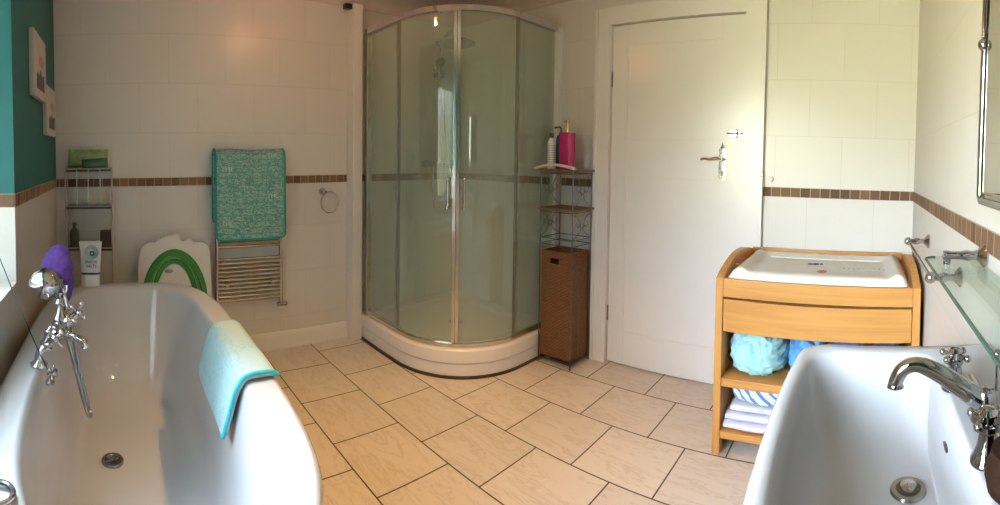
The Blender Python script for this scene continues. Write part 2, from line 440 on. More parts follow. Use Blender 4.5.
# door and architrave
struct('door_light_block', box(new_bm(), DX0 - 0.02, DX1 + 0.02, YB + T, YB + T + 0.05, -0.02, DZ + 0.02), M_CEIL)  # unseen panel added behind the door to block leaking daylight
b = new_bm()
prism(b, [(-1.505, YB - 0.022, 0), (DX0 + 0.008, YB - 0.022, 0), (DX0 + 0.008, YB - 0.022, DZ - 0.008), (DX1 - 0.008, YB - 0.022, DZ - 0.008), (DX1 - 0.008, YB - 0.022, 0), (-0.497, YB - 0.022, 0), (-0.497, YB - 0.022, 2.075), (-1.505, YB - 0.022, 2.075)], (0, 0.022, 0))
box(b, DX0, DX0 + 0.008, YB, YB + T, 0, DZ); box(b, DX1 - 0.008, DX1, YB, YB + T, 0, DZ); box(b, DX0, DX1, YB, YB + T, DZ - 0.008, DZ)
for x0, x1 in ((-1.505, -1.485), (-0.517, -0.497)):
    box(b, x0, x1, YB - 0.030, YB - 0.022, 0, 2.075, 0.003)
struct('trim_9', b, M_WHITE)
b = new_bm(); yd = YB + 0.004
box(b, DX0 + 0.012, DX1 - 0.012, yd + 0.006, yd + 0.040, 0.008, DZ - 0.014)
xs = (DX0 + 0.012, -1.298, -0.738, DX1 - 0.012); zs = (0.008, 0.20, 1.10, 1.315, 1.85, DZ - 0.014)
for x0, x1 in ((xs[0], xs[1]), (xs[2], xs[3])): box(b, x0, x1, yd, yd + 0.0065, zs[0], zs[-1], 0.0015)
for z0, z1 in ((zs[0], zs[1]), (zs[2], zs[3]), (zs[4], zs[5])): box(b, xs[1], xs[2], yd, yd + 0.0065, z0, z1, 0.0015)
door = struct('door_1', b, M_WHITE)
b = new_bm()
prism(b, [(-0.722 + 0.02 * math.cos(a) + (0), yd - 0.004, (1.262 if math.sin(a) > 0 else 1.122) + 0.02 * math.sin(a)) for a in [2 * PI * k / 24 for k in range(24)]], (0, 0.004, 0))
lathe(b, [(0.0, 0.0), (0.012, 0.0), (0.011, 0.03), (0.009, 0.034), (0, 0.034)], (-0.722, yd - 0.003, 1.215), (0, -1, 0), 16)
sweep(b, smooth_path([(-0.722, yd - 0.036, 1.215), (-0.748, yd - 0.040, 1.222), (-0.78, yd - 0.040, 1.212), (-0.812, yd - 0.038, 1.216), (-0.832, yd - 0.036, 1.210)]), 0.0065, 10)
sweep(b, [(-0.728, yd - 0.005, 1.27), (-0.722, yd - 0.008, 1.30), (-0.716, yd - 0.005, 1.27)], 0.004, 8)
hd = struct('door_handle', b, M_CHROME, door)
b = new_bm(); lathe(b, [(0.005, 0), (0.005, 0.002), (0, 0.002)], (-0.722, yd - 0.003, 1.145), (0, -1, 0), 12); box(b, -0.7245, -0.7195, yd - 0.005, yd - 0.003, 1.125, 1.145)
struct('keyhole', b, M_BLACK, hd)
b = new_bm()
box(b, -0.690, -0.625, yd - 0.003, yd, 1.335, 1.365, 0.001); sweep(b, [(-0.700, yd - 0.010, 1.35), (-0.610, yd - 0.010, 1.35)], 0.0045, 8)
sweep(b, [(-0.672, yd - 0.008, 1.35), (-0.672, yd - 0.032, 1.35)], 0.004, 8); ball(b, (-0.672, yd - 0.034, 1.35), 0.008)
for x_ in (-0.645, -0.603):
    sweep(b, [(x_, yd - 0.010, 1.328), (x_, yd - 0.012, 1.35), (x_, yd - 0.010, 1.372)], 0.004, 8)
struct('door_bolt', b, M_CHROME, door)
b = new_bm()
for z_ in (0.25, 1.62): box(b, DX0 + 0.004, DX0 + 0.016, yd - 0.006, yd + 0.004, z_, z_ + 0.09, 0.002)
struct('hinge', b, M_CHROME_D, door)
solo('keyhole_catch', box(new_bm(), -0.602, -0.595, YB - 0.026, YB - 0.02, 1.08, 1.11, 0.001), M_CHROME_D, 'small dark lock keep plate on the door frame beside the handle', 'catch')
b = new_bm(); lathe(b, [(0, 0), (0.012, 0), (0.013, 0.006), (0.010, 0.012), (0, 0.014)], (-0.455, YB, 1.118), (0, -1, 0), 16)
solo('round_cover', b, M_UPVC, 'small round white cap on the tiles above the border right of the door', 'cover')
b = new_bm(); box(b, -0.506, -0.494, YB - 0.038, YB - 0.022, 1.125, 1.15, 0.003)
solo('catch_hook', b, M_CHROME_D, 'tiny dark metal hook on the right edge of the door architrave', 'hook')
# small sensor under the ceiling by the white post
b = new_bm(); box(b, -2.712, -2.672, 1.385, 1.434, 2.135, 2.168, 0.004)
solo('ceiling_sensor', b, M_BLACK, 'small black box fixed at the top of the white post by the shower', 'sensor')

# the ceiling lamp's fitting, and one added above the unseen warm fill light
for lab, x_, y_, z_ in (('round white ceiling spotlight above the middle of the floor', -1.30, 0.95, 0.055), ('added short round white housing of the warm fill light nearer the ladder radiator wall', -1.95, 0.95, 0.13)):
    cl = thing('ceiling_light', lab, 'ceiling light', (x_, y_, ZC))
    b = new_bm(); lathe(b, [(0, 0), (0.050, 0), (0.050, z_ * 0.5), (0.045, z_), (0.030, z_), (0.028, z_ - 0.015), (0, z_ - 0.016)], (x_, y_, ZC), (0, 0, -1), 28)
    part('lamp_housing', b, M_UPVC, cl)

# ---------------------------------------------------------------- bathtub
def se_ring(cx, cy, a, bb, z, n=3.7, N=112, zfun=None):
    out = []
    for k in range(N):
        t = 2 * PI * k / N; c, s = math.cos(t), math.sin(t)
        # even spacing on the superellipse
        r = (abs(c / a) ** n + abs(s / bb) ** n) ** (-1 / n)
        out.append(Vector((cx + r * c, cy + r * s, z)))
    return out
BCX, BCY = -1.485, 0.045
tub = thing('bathtub', 'long white enamel bath along the window wall with a wide flat rim', 'bathtub', (BCX, BCY, 0))
b = new_bm()
L, W = 0.845, 0.384
R = [se_ring(BCX, BCY, L - 0.10, W - 0.075, 0.0), se_ring(BCX, BCY, L - 0.06, W - 0.055, 0.2), se_ring(BCX, BCY, L - 0.03, W - 0.03, 0.45),
     se_ring(BCX, BCY, L - 0.022, W - 0.022, 0.54), se_ring(BCX, BCY, L - 0.004, W - 0.004, 0.543), se_ring(BCX, BCY, L, W, 0.552),
     se_ring(BCX, BCY, L, W, 0.568), se_ring(BCX, BCY, L - 0.006, W - 0.006, 0.577), se_ring(BCX, BCY, L - 0.018, W - 0.018, 0.580),
     se_ring(BCX - 0.01, BCY, L - 0.060, W - 0.078, 0.578, 3.6), se_ring(BCX - 0.01, BCY, L - 0.072, W - 0.090, 0.572, 3.6), se_ring(BCX - 0.01, BCY, L - 0.084, W - 0.100, 0.555, 3.6),
     se_ring(BCX - 0.012, BCY, L - 0.13, W - 0.118, 0.47, 3.4), se_ring(BCX - 0.015, BCY, L - 0.20, W - 0.135, 0.36, 3.2),
     se_ring(BCX - 0.02, BCY, L - 0.28, W - 0.152, 0.26, 3.0), se_ring(BCX - 0.02, BCY, L - 0.335, W - 0.17, 0.205, 3.0),
     se_ring(BCX - 0.02, BCY, L - 0.39, W - 0.20, 0.176, 2.8), se_ring(BCX - 0.02, BCY, L - 0.47, W - 0.25, 0.166, 2.6), se_ring(BCX - 0.02, BCY, 0.02, 0.02, 0.162, 2)]
quad_loft(b, R)
part('tub_body', b, M_CERAMIC, tub, sharp=60)
dx, dy = -1.580, -0.037
b = new_bm(); lathe(b, [(0.0, 0.002), (0.024, 0.002), (0.026, 0.006), (0.036, 0.006), (0.038, 0.003), (0.038, -0.004), (0, -0.004)], (dx, dy, 0.1675), seg=28)
dr = part('drain', b, M_CHROME_D, tub)
b = new_bm()
lathe(b, [(0, 0), (0.024, 0), (0.024, 0.0008), (0, 0.0008)], (dx, dy, 0.1698), seg=20)
part('drain_hole', b, M_BLACK, dr)
b = new_bm()
for k in range(3): 
    a = k * PI / 3; sweep(b, [(dx + 0.024 * math.cos(a), dy + 0.024 * math.sin(a), 0.1715), (dx - 0.024 * math.cos(a), dy - 0.024 * math.sin(a), 0.1715)], 0.0022, 6)
lathe(b, [(0, 0), (0.009, 0), (0.008, 0.004), (0, 0.005)], (dx, dy, 0.171), seg=14)
part('drain_cross', b, M_CHROME_D, dr)
# ring on the near left rim
b = new_bm(); c = Vector((-0.825, -0.232, 0.5875)); 
sweep(b, [c + Vector((0.030 * math.cos(2 * PI * k / 28), 0.030 * math.sin(2 * PI * k / 28), 0)) for k in range(28)], 0.0055, 10, True)
solo('plug_ring', b, M_CHROME_D, 'dark chrome ring lying on the near left end of the bath rim', 'ring')

# ---------------------------------------------------------------- bath mixer with shower handset
mix = thing('bath_mixer_tap', 'old style chrome bath mixer tap with shower handset on the window side rim', 'tap', (-1.47, -0.25, 0.58))
for x_, nm in ((-1.385, 0), (-1.555, 1)):
    b = new_bm()
    lathe(b, [(0, 0), (0.027, 0), (0.027, 0.006), (0.020, 0.011), (0.014, 0.018), (0.013, 0.022)], (x_, -0.250, 0.5795), seg=20)
    sweep(b, smooth_path([(x_, -0.250, 0.595), (x_ - 0.002, -0.247, 0.618), (x_ - 0.01, -0.222, 0.640), (x_ - 0.012, -0.200, 0.665)]), 0.0125, 12)
    lathe(b, [(0.0165, 0), (0.0165, 0.010)], (x_ - 0.008, -0.228, 0.630), (0, 0.6, 0.8), 6)
    part('leg', b, M_CHROME, mix)
b = new_bm()
sweep(b, [(-1.375, -0.195, 0.675), (-1.395, -0.195, 0.675), (-1.41, -0.195, 0.675), (-1.44, -0.195, 0.675), (-1.47, -0.195, 0.675), (-1.50, -0.195, 0.675), (-1.54, -0.195, 0.675), (-1.57, -0.195, 0.675), (-1.585, -0.195, 0.675)],
      [0.012, 0.024, 0.026, 0.019, 0.026, 0.019, 0.026, 0.024, 0.012], 18)
lathe(b, [(0.022, 0), (0.024, 0.012), (0.016, 0.028), (0.012, 0.05), (0.018, 0.062), (0.012, 0.075), (0, 0.078)], (-1.47, -0.195, 0.685), seg=18)
lathe(b, [(0.020, 0), (0.022, 0.010), (0.014, 0.02), (0.012, 0.03)], (-1.47, -0.180, 0.685), (0, 1, 0.15), 16)
part('valve_body', b, M_CHROME, mix)
def cross_head(bm, c, axis, r=0.030, rb=0.0065):
    c = Vector(c); d = Vector(axis).normalized(); u, v = frame_of(d)
    lathe(bm, [(0.010, -0.012), (0.011, 0), (0.012, 0.006), (0.008, 0.012), (0, 0.014)], c, d, 14)
    for k in range(4):
        a = PI / 2 * k + PI / 4; w = u * math.cos(a) + v * math.sin(a)
        sweep(bm, [c + w * 0.006, c + w * (r - 0.008)], 0.0042, 8); ball(bm, c + w * (r - 0.003), rb * 1.1, 2)
b = new_bm(); sweep(b, [(-1.47, -0.16, 0.70), (-1.468, -0.145, 0.712)], 0.008, 10); cross_head(b, (-1.467, -0.137, 0.716), (0.6, 0.75, 0.2), 0.033, 0.0075)
part('cross_handle', b, M_CHROME, mix)
for x_, s in ((-1.352, 1), (-1.608, -1)):
    b = new_bm(); sweep(b, [(x_ - 0.03 * s, -0.195, 0.675), (x_, -0.195, 0.675)], 0.009, 10)
    cross_head(b, (x_, -0.195, 0.675), (s, 0, 0.1))
    part('cross_handle', b, M_CHROME, mix)
b = new_bm()
sweep(b, smooth_path([(-1.455, -0.190, 0.665), (-1.445, -0.165, 0.650), (-1.435, -0.140, 0.647), (-1.428, -0.118, 0.640), (-1.426, -0.112, 0.622)]), [0.016] * 8 + [0.014] * 8 + [0.012] * 8 + [0.0115] * 7 + [0.013, 0.014], 14)
part('spout', b, M_CHROME, mix)
b = new_bm()
sweep(b, [(-1.50, -0.195, 0.70), (-1.50, -0.20, 0.745), (-1.50, -0.203, 0.765)], 0.008, 10)
for s in (-1, 1): sweep(b, smooth_path([(-1.50, -0.203, 0.762), (-1.50 , -0.203 + s * 0.022, 0.770), (-1.50, -0.203 + s * 0.026, 0.795)]), 0.005, 8)
part('cradle', b, M_CHROME, mix)
b = new_bm()
sweep(b, smooth_path([(-1.47, -0.18, 0.655), (-1.475, -0.155, 0.56), (-1.48, -0.130, 0.45), (-1.485, -0.112, 0.385), (-1.50, -0.104, 0.368), (-1.52, -0.112, 0.385), (-1.53, -0.135, 0.47), (-1.55, -0.158, 0.58), (-1.585, -0.185, 0.70), (-1.60, -0.205, 0.775)], 10), 0.0068, 10)
part('hose', b, M_CHROME_D, mix)
hs = new_bm()
hd_ = Vector((0.85, -0.03, 0.05)).normalized()
sweep(hs, [(-1.62, -0.205, 0.780), (-1.60, -0.206, 0.783), (-1.56, -0.212, 0.788), (-1.52, -0.220, 0.796)], [0.009, 0.013, 0.013, 0.012], 12)
lathe(hs, [(0.049 * math.sin(PI * k / 24) + (0.0025 if k in (11, 12) else 0), -0.049 * math.cos(PI * k / 24)) for k in range(25)], (-1.482, -0.243, 0.803), (0.75, 0.10, 0.60), 32)
part('shower_handset', hs, M_CHROME, mix)
# purple cloth hung over the handset
b = new_bm(); ball(b, (0, 0, 0), 1.0, 4)
for v in b.verts:
    d = v.co.copy(); n = noise.noise(d * 2.6) * 0.12 + noise.noise(d * 9) * 0.04
    d *= 1 + n
    x, y, z = d.x * 0.040, d.y * 0.058, d.z * 0.100
    v.co = Vector((x - 1.665, y - 0.232 - z * 0.22 * (1 if z < 0 else -0.6), z + 0.792))
M_PURPLE = noisy('purple_towelling', (0.07, 0.025, 0.19), (0.12, 0.05, 0.29), 70, 0.85, 0.8, bdist=0.004)
solo('shower_puff', b, M_PURPLE, 'purple towelling wash mitt hanging behind the chrome bath handset', 'wash mitt', sharp=180)
# pull cord with little metal end
cordt = thing('blind_cord', 'thin dark cord slanting from the window side down to the bath taps', 'cord', (-1.27, -0.20, 0.585))
b = new_bm(); sweep(b, smooth_path([(-1.306, -0.347, 0.925), (-1.300, -0.295, 0.80), (-1.290, -0.232, 0.66), (-1.285, -0.208, 0.615)]), 0.0016, 6)
part('cord', b, M_DARK, cordt)
b = new_bm()
lathe(b, [(0, 0), (0.012, 0), (0.013, 0.008), (0.008, 0.014), (0.007, 0.024), (0.009, 0.028), (0, 0.03)], (-1.272, -0.200, 0.5795), seg=14)
cross_head(b, (-1.272, -0.190, 0.612), (0.3, 0.9, 0.3), 0.020, 0.0045)
part('cord_weight', b, M_CHROME_D, cordt, 'small chrome cross-shaped weight')

# ---------------------------------------------------------------- draped mats
def drape(path, wdir, w0, w1, thick, NW=26, corner=0.03, wob=0.0, seed=0, ends=(True, True)):
    """a sheet following `path` (Catmull-Rom), running w0..w1 along wdir, with rounded corners"""
    P = smooth_path(path, 7); wd = Vector(wdir); bm = new_bm(); rows = []
    Ls = [0]
    for a, b_ in zip(P, P[1:]): Ls.append(Ls[-1] + (b_ - a).length)
    tot = Ls[-1]
    for i, p in enumerate(P):
        d = min(Ls[i] if ends[0] else 9, tot - Ls[i] if ends[1] else 9)
        ins = corner - math.sqrt(max(corner ** 2 - (corner - d) ** 2, 0)) if d < corner else 0
        row = []
        tn = (P[min(i + 1, len(P) - 1)] - P[max(i - 1, 0)]).normalized(); nn = tn.cross(wd)
        for k in range(NW + 1):
            w = w0 + ins + (w1 - w0 - 2 * ins) * k / NW
            q = p + wd * w
            q = q + nn * (wob * noise.noise(Vector((w * 7 + seed, Ls[i] * 7, seed))))
            row.append(bm.verts.new(q))
        rows.append(row)
    for r1, r2 in zip(rows, rows[1:]):
        for k in range(NW): bm.faces.new((r1[k], r1[k + 1], r2[k + 1], r2[k]))
    bmesh.ops.recalc_face_normals(bm, faces=bm.faces)
    bmesh.ops.solidify(bm, geom=bm.faces[:], thickness=thick)
    return bm, P
def edge_tube(P, wdir, w0, w1, r, corner=0.03):
    """piping round the rim of a drape"""
    wd = Vector(wdir); Ls = [0]
    for a, b_ in zip(P, P[1:]): Ls.append(Ls[-1] + (b_ - a).length)
    tot = Ls[-1]; A, B = [], []
    for i, p in enumerate(P):
        d = min(Ls[i], tot - Ls[i]); ins = corner - math.sqrt(max(corner ** 2 - (corner - d) ** 2, 0)) if d < corner else 0
        A.append(p + wd * (w0 + ins)); B.append(p + wd * (w1 - ins))
    return sweep(new_bm(), A + list(reversed(B)), r, 8, True)
def scribble_material(name, base, ink, ax_u, ax_v):
    m = mat(name, base, 0.85); t = NT(m); o, vec = t.xyz()
    mp = t.n('ShaderNodeMapping'); t.l(vec, mp.inputs[0]); mp.inputs['Scale'].default_value = (1, 1, 1.5)
    n = t.noise(mp.outputs[0], 38, 3, 0.75, 1.6)
    lines = t.math('SINE', t.math('MULTIPLY', o[ax_v], 2 * PI / 0.036))
    f = t.ramp(n, [(0.0, (0, 0, 0)), (0.50, (0, 0, 0)), (0.53, (1, 1, 1)), (0.60, (1, 1, 1)), (0.63, (0, 0, 0)), (1, (0, 0, 0))])
    lf = t.math('GREATER_THAN', lines, -0.93)
    fine = t.noise(vec, 180, 2)
    c = t.mix(t.math('MULTIPLY', t.math('MULTIPLY', f, lf), 0.75), base, ink)
    c = t.mix(t.math('MULTIPLY', fine, 0.35), c, tuple(x * 0.6 for x in base))
    t.l(c, t.b.inputs['Base Color']); t.bump(t.math('ADD', n, fine), 0.6, 0.003)
    return m
M_MAT1 = scribble_material('teal_lettered_towelling', (0.10, 0.30, 0.26), (0.54, 0.68, 0.60), 1, 2)
M_MAT_EDGE = noisy('teal_piping', (0.01, 0.24, 0.24), (0.02, 0.30, 0.29), 60, 0.8, 0.4)
M_INK = noisy('pale_print', (0.52, 0.62, 0.56), (0.42, 0.54, 0.49), 90, 0.9)
tw = thing('bath_mat', 'teal bath mat printed with pale lettering hanging on the ladder radiator', 'bath mat', (-2.66, 0.76, 0.70))
pt = [(-2.742, 0, 0.80), (-2.745, 0, 0.95), (-2.744, 0, 1.10), (-2.738, 0, 1.20), (-2.715, 0, 1.238), (-2.680, 0, 1.236), (-2.658, 0, 1.20), (-2.650, 0, 1.08), (-2.646, 0, 0.92), (-2.643, 0, 0.80), (-2.642, 0, 0.715)]
b, P_ = drape(pt, (0, 1, 0), 0.548, 0.968, 0.010, wob=0.006, seed=3)
part('mat_cloth', b, M_MAT1, tw, sharp=180)
part('mat_piping', edge_tube(P_, (0, 1, 0), 0.548, 0.968, 0.0068), M_MAT_EDGE, tw, 'plain brighter teal edge binding', sharp=180)
for txt, y_, z_, s_ in (('THE', 0.612, 1.125, 0.042), ('THE', 0.885, 1.205, 0.036), ('THE', 0.885, 0.965, 0.036), ('THE', 0.61, 0.81, 0.034)):
    words(txt, s_, (-2.632 if z_ > 1.15 else -2.631, y_, z_), (0, 1, 0), (0, 0, 1), M_INK, tw, depth=0.002)
# pale turquoise mat over the bath rim
def rim_path():
    return [(0, 0.436, 0.578), (0, 0.428, 0.592), (0, 0.412, 0.600), (0, 0.385, 0.602), (0, 0.348, 0.600), (0, 0.324, 0.588), (0, 0.303, 0.55), (0, 0.287, 0.49), (0, 0.277, 0.455), (0, 0.271, 0.425)]
M_MAT2 = scribble_material('pale_turquoise_towelling', (0.44, 0.62, 0.66), (0.27, 0.55, 0.60), 0, 2)
M_MAT2E = noisy('turquoise_piping', (0.03, 0.42, 0.48), (0.05, 0.50, 0.55), 60, 0.8, 0.4)
bt = thing('bath_mat', 'pale turquoise bath mat folded over the white rim of the bath', 'bath mat', (-1.45, 0.38, 0.58))
b, P_ = drape(rim_path(), (1, 0, 0), -1.665, -1.235, 0.011, wob=0.004, seed=9, corner=0.035)
part('mat_cloth', b, M_MAT2, bt, sharp=180)
full = smooth_path(rim_path(), 7); part('mat_piping', sweep(new_bm(), [p + Vector((-1.237, 0, 0)) for p in full[5:-5]] + [full[-3] + Vector((-1.243, 0, 0)), full[-1] + Vector((-1.262, 0, 0))], 0.006, 8), M_MAT2E, bt, 'bright turquoise edge binding', sharp=180)

# ---------------------------------------------------------------- ladder radiator and towel ring
M_RAD = noisy('warm_chrome', (0.50, 0.46, 0.43), (0.42, 0.38, 0.36), 20, 0.16, metal=1.0)
rad = thing('towel_radiator', 'chrome ladder towel radiator on the tiled wall behind the bath', 'towel radiator', (-2.70, 0.76, 0.31))
for y_ in (0.562, 0.958):
    b = new_bm(); sweep(b, [(-2.700, y_, 0.312), (-2.700, y_, 1.222)], 0.0125, 14)
    lathe(b, [(0.0125, 0), (0.011, 0.006), (0, 0.009)], (-2.700, y_, 1.222)); part('upright', b, M_RAD, rad)
zs_ = [0.345 + 0.0245 * k for k in range(11)] + [0.665, 0.690, 0.715] + [0.79 + 0.0245 * k for k in range(8)] + [1.06, 1.085, 1.11] + [1.195, 1.212]
for z_ in zs_:
    b = new_bm(); sweep(b, [(-2.697, 0.562, z_), (-2.697, 0.958, z_)], 0.0075, 10); part('rung', b, M_RAD, rad)
for y_, z_ in ((0.62, 0.44), (0.90, 0.44), (0.62, 1.09), (0.90, 1.09)):
    b = new_bm(); lathe(b, [(0.013, 0), (0.013, 0.004), (0.009, 0.008), (0.009, 0.068), (0.012, 0.07), (0.011, 0.076), (0, 0.078)], (XA, y_, z_), (1, 0, 0), 16)
    part('bracket', b, M_RAD, rad)
b = new_bm(); sweep(b, [(-2.70, 0.958, 0.325), (-2.70, 0.958, 0.29)], 0.009, 10); sweep(b, [(-2.70, 0.975, 0.295), (-2.70, 0.935, 0.295)], 0.012, 12)
sweep(b, [(-2.70, 0.965, 0.295), (-2.75, 0.975, 0.285)], 0.008, 10)
lathe(b, [(0.012, 0), (0.014, 0.004), (0.014, 0.022), (0.010, 0.028), (0, 0.028)], (-2.70, 0.972, 0.295), (0, 1, 0), 14)
part('valve', b, M_CHROME_D, rad)
tr = thing('towel_ring', 'small chrome towel ring on the wall left of the shower', 'towel ring', (XA, 1.285, 0.98))
b = new_bm(); lathe(b, [(0, 0), (0.024, 0), (0.024, 0.005), (0.016, 0.012), (0.010, 0.02), (0.010, 0.034), (0.013, 0.038), (0.011, 0.046), (0, 0.048)], (XA, 1.260, 0.972), (1, 0, 0), 20)
part('ring_mount', b, M_CHROME, tr)
b = new_bm(); sweep(b, [Vector((-2.712, 1.295 + 0.062 * math.sin(a), 0.905 + 0.068 * math.cos(a))) for a in [2 * PI * k / 40 for k in range(40)]], 0.0042, 8, True)
part('ring', b, M_CHROME, tr)

# ---------------------------------------------------------------- folded baby bath
bb = thing('folding_baby_bath', 'white and green folded baby bath leaning on the wall behind the tub', 'baby bath', (-2.68, 0.31, 0))
lean = 0.05
def bbp(y, z, dx_=0.0):       # leaning plane: foot out, head on the wall
    return Vector((-2.700 + 0.055 * (1 - z / 0.76) + dx_, 0.31 + y, z))
out = [(-0.205, 0.08), (-0.175, 0.02), (0.175, 0.02), (0.205, 0.08), (0.212, 0.35), (0.208, 0.58), (0.205, 0.650), (0.185, 0.685), (0.15, 0.700), (0.115, 0.700), (0.098, 0.722), (0.078, 0.728), (0.058, 0.716), (0.045, 0.712), (0.032, 0.722),
       (0.028, 0.744), (0.012, 0.755), (-0.03, 0.742), (-0.08, 0.728), (-0.11, 0.706), (-0.145, 0.708), (-0.178, 0.692), (-0.196, 0.66), (-0.208, 0.58), (-0.212, 0.35)]
b = new_bm(); 
osm = smooth_path([(p[0], p[1], 0) for p in out] + [(out[0][0], out[0][1], 0)], 4)[:-1]
prism(b, [bbp(p.x, p.y, -0.014) for p in osm], (0.022, 0, 0))
part('bath_rim', b, M_UPVC, bb, sharp=50)
def ell_ring(bm, ry0, rz0, ry1, rz1, d0, d1, zc=0.345, N=64):
    rings = []
    prof = [(ry0, rz0, d0), (ry0 - 0.006, rz0 - 0.006, d1), (ry1 + 0.006, rz1 + 0.006, d1), (ry1, rz1, d0)]
    for k in range(N):
        a = 2 * PI * k / N
        rings.append([bbp(-0.004 + ry * math.cos(a), zc + rz * math.sin(a), d) for ry, rz, d in prof])
    rings.append(rings[0]); quad_loft(bm, rings, True, False, False); bmesh.ops.remove_doubles(bm, verts=bm.verts, dist=1e-6)
    return bm
M_GREEN_D = noisy('dark_green_rubber', (0.015, 0.16, 0.02), (0.02, 0.20, 0.03), 30, 0.45)
M_GREEN_L = noisy('light_green_rubber', (0.05, 0.30, 0.04), (0.07, 0.36, 0.05), 30, 0.45)
part('collapsible_wall', ell_ring(new_bm(), 0.196, 0.324, 0.158, 0.286, 0.006, 0.022), M_GREEN_D, bb)
part('collapsible_wall', ell_ring(new_bm(), 0.159, 0.287, 0.142, 0.270, 0.006, 0.014), M_GREEN_L, bb, 'lighter green fold')
part('collapsible_wall', ell_ring(new_bm(), 0.143, 0.271, 0.112, 0.240, 0.006, 0.019), M_GREEN_D, bb)
b = new_bm(); lathe_pts = []
rings = [[bbp(-0.004 + ry * math.cos(2 * PI * k / 48), 0.345 + rz * math.sin(2 * PI * k / 48), d) for k in range(48)] for ry, rz, d in ((0.112, 0.240, 0.006), (0.106, 0.234, 0.014), (0.08, 0.21, 0.016), (0.01, 0.02, 0.016))]
quad_loft(b, rings); part('bath_base', b, M_UPVC, bb)
b = new_bm(); prism(b, [bbp(-0.035 + 0.026 * math.cos(2 * PI * k / 20), 0.545 + 0.010 * math.sin(2 * PI * k / 20), 0.0155) for k in range(20)], (0.002, 0, 0))
part('badge', b, M_CHROME_D, bb, 'small dark oval badge')

# ---------------------------------------------------------------- wire shelf unit in the left corner
M_WIRE_L = noisy('pale_zinc_wire', (0.50, 0.49, 0.46), (0.40, 0.39, 0.37), 40, 0.35, metal=0.7)
ws_ = thing('wire_shelf_unit', 'narrow chrome wire shelf unit in the corner beyond the bath', 'shelf unit', (-2.66, -0.18, 0))
SX0, SX1, SY0, SY1 = -2.735, -2.625, -0.305, -0.045
for x_ in (SX0, SX1):
    for y_ in (SY0, SY1):
        b = new_bm(); sweep(b, [(x_, y_, 0.0), (x_, y_, 1.145)], 0.0038, 8); part('post', b, M_WIRE_L, ws_)
M_SHELFBROWN = noisy('dark_brown_shelf', (0.030, 0.016, 0.010), (0.06, 0.035, 0.022), 40, 0.5, 0.3)
for z_ in (1.135, 0.925, 0.69, 0.42, 0.15):
    b = new_bm(); box(b, SX0, SX1, SY0, SY1, z_ - 0.012, z_ + 0.001, 0.003)
    sh = part('shelf', b, M_SHELFBROWN, ws_)
    b = new_bm(); sweep(b, [(SX0, SY0, z_ + 0.004), (SX1, SY0, z_ + 0.004), (SX1, SY1, z_ + 0.004), (SX0, SY1, z_ + 0.004)], 0.0036, 8, True)
    part('shelf_rail', b, M_WIRE_L, sh)
for y_ in (-0.24, -0.175, -0.11): part('wire_bar', sweep(new_bm(), [(SX1, y_, 0.925), (SX1, y_, 1.135)], 0.0028, 6), M_WIRE_L, ws_)
for z_ in (0.80, 0.86): part('wire_bar', sweep(new_bm(), [(SX1, SY0, z_), (SX0, SY0, z_)], 0.0028, 6), M_WIRE_L, ws_)
M_PACK1 = noisy('pale_green_packet', (0.09, 0.20, 0.07), (0.32, 0.42, 0.17), 14, 0.3, 0.3, bdist=0.01)
M_PACK2 = noisy('dark_green_packet', (0.008, 0.05, 0.022), (0.02, 0.11, 0.045), 20, 0.3, 0.3)
def pillow_pack(x, y, z, sx, sy, sz, tilt=0.0, yaw=0.0, seed=0):
    bm = new_bm(); N = 18; rings = []
    for i in range(N + 1):
        t = -1 + 2 * i / N; k = max(1 - abs(t) ** 5, 0.0) ** 0.5 * 0.95 + 0.05; fl = 1.0 + (0.10 if abs(t) > 0.9 else 0)
        ring = []
        for j in range(20):
            a = 2 * PI * j / 20; c, s = math.cos(a), math.sin(a)
            cx_ = abs(c) ** 0.75 * (1 if c > 0 else -1); sz_ = abs(s) ** 0.7 * (1 if s > 0 else -1)
            q = Vector((cx_ * sx / 2 * k, t * sy / 2, sz_ * sz / 2 * fl))
            q += Vector((0.004, 0.004, 0.004)) * noise.noise(q * 40 + Vector((seed, 0, 0)))
            ring.append(q)
        rings.append(ring)
    quad_loft(bm, rings)
    bmesh.ops.transform(bm, matrix=Matrix.Translation((x, y, z)) @ Matrix.Rotation(yaw, 4, 'Z') @ Matrix.Rotation(tilt, 4, 'X'), verts=bm.verts)
    return bm
b = pillow_pack(-2.690, -0.180, 1.193, 0.050, 0.225, 0.104, -0.03, 0.0, 1)
wp = solo('wipes_packet', b, M_PACK1, 'pale green wipes packet standing at the back of the top wire shelf', 'packet', 'packets on the corner shelf', 120)
b = pillow_pack(-2.648, -0.140, 1.168, 0.030, 0.145, 0.054, 0.05, 0.0, 5)
solo('wipes_packet', b, M_PACK2, 'smaller dark green packet in front of the pale green one on the wire shelf', 'packet', 'packets on the corner shelf', 120)
M_BOXB = noisy('dark_brown_card', (0.035, 0.014, 0.008), (0.06, 0.024, 0.014), 25, 0.5)
b = new_bm(); box(b, -2.71, -2.64, -0.115, -0.052, 0.692, 0.785, 0.004); solo('storage_box', b, M_BOXB, 'small dark brown box on the wire shelf behind the white pouch', 'box')
b = new_bm()
lathe(b, [(0, 0), (0.026, 0), (0.028, 0.01), (0.028, 0.085), (0.022, 0.10), (0.011, 0.108), (0.011, 0.125), (0.014, 0.127), (0.014, 0.14), (0, 0.142)], (-2.68, -0.262, 0.6915), seg=20)
solo('toiletry_bottle', b, noisy('dark_grey_bottle', (0.05, 0.05, 0.045), (0.08, 0.08, 0.07), 15, 0.3), 'dim grey bottle on the wire shelf behind the purple mitt', 'bottle')
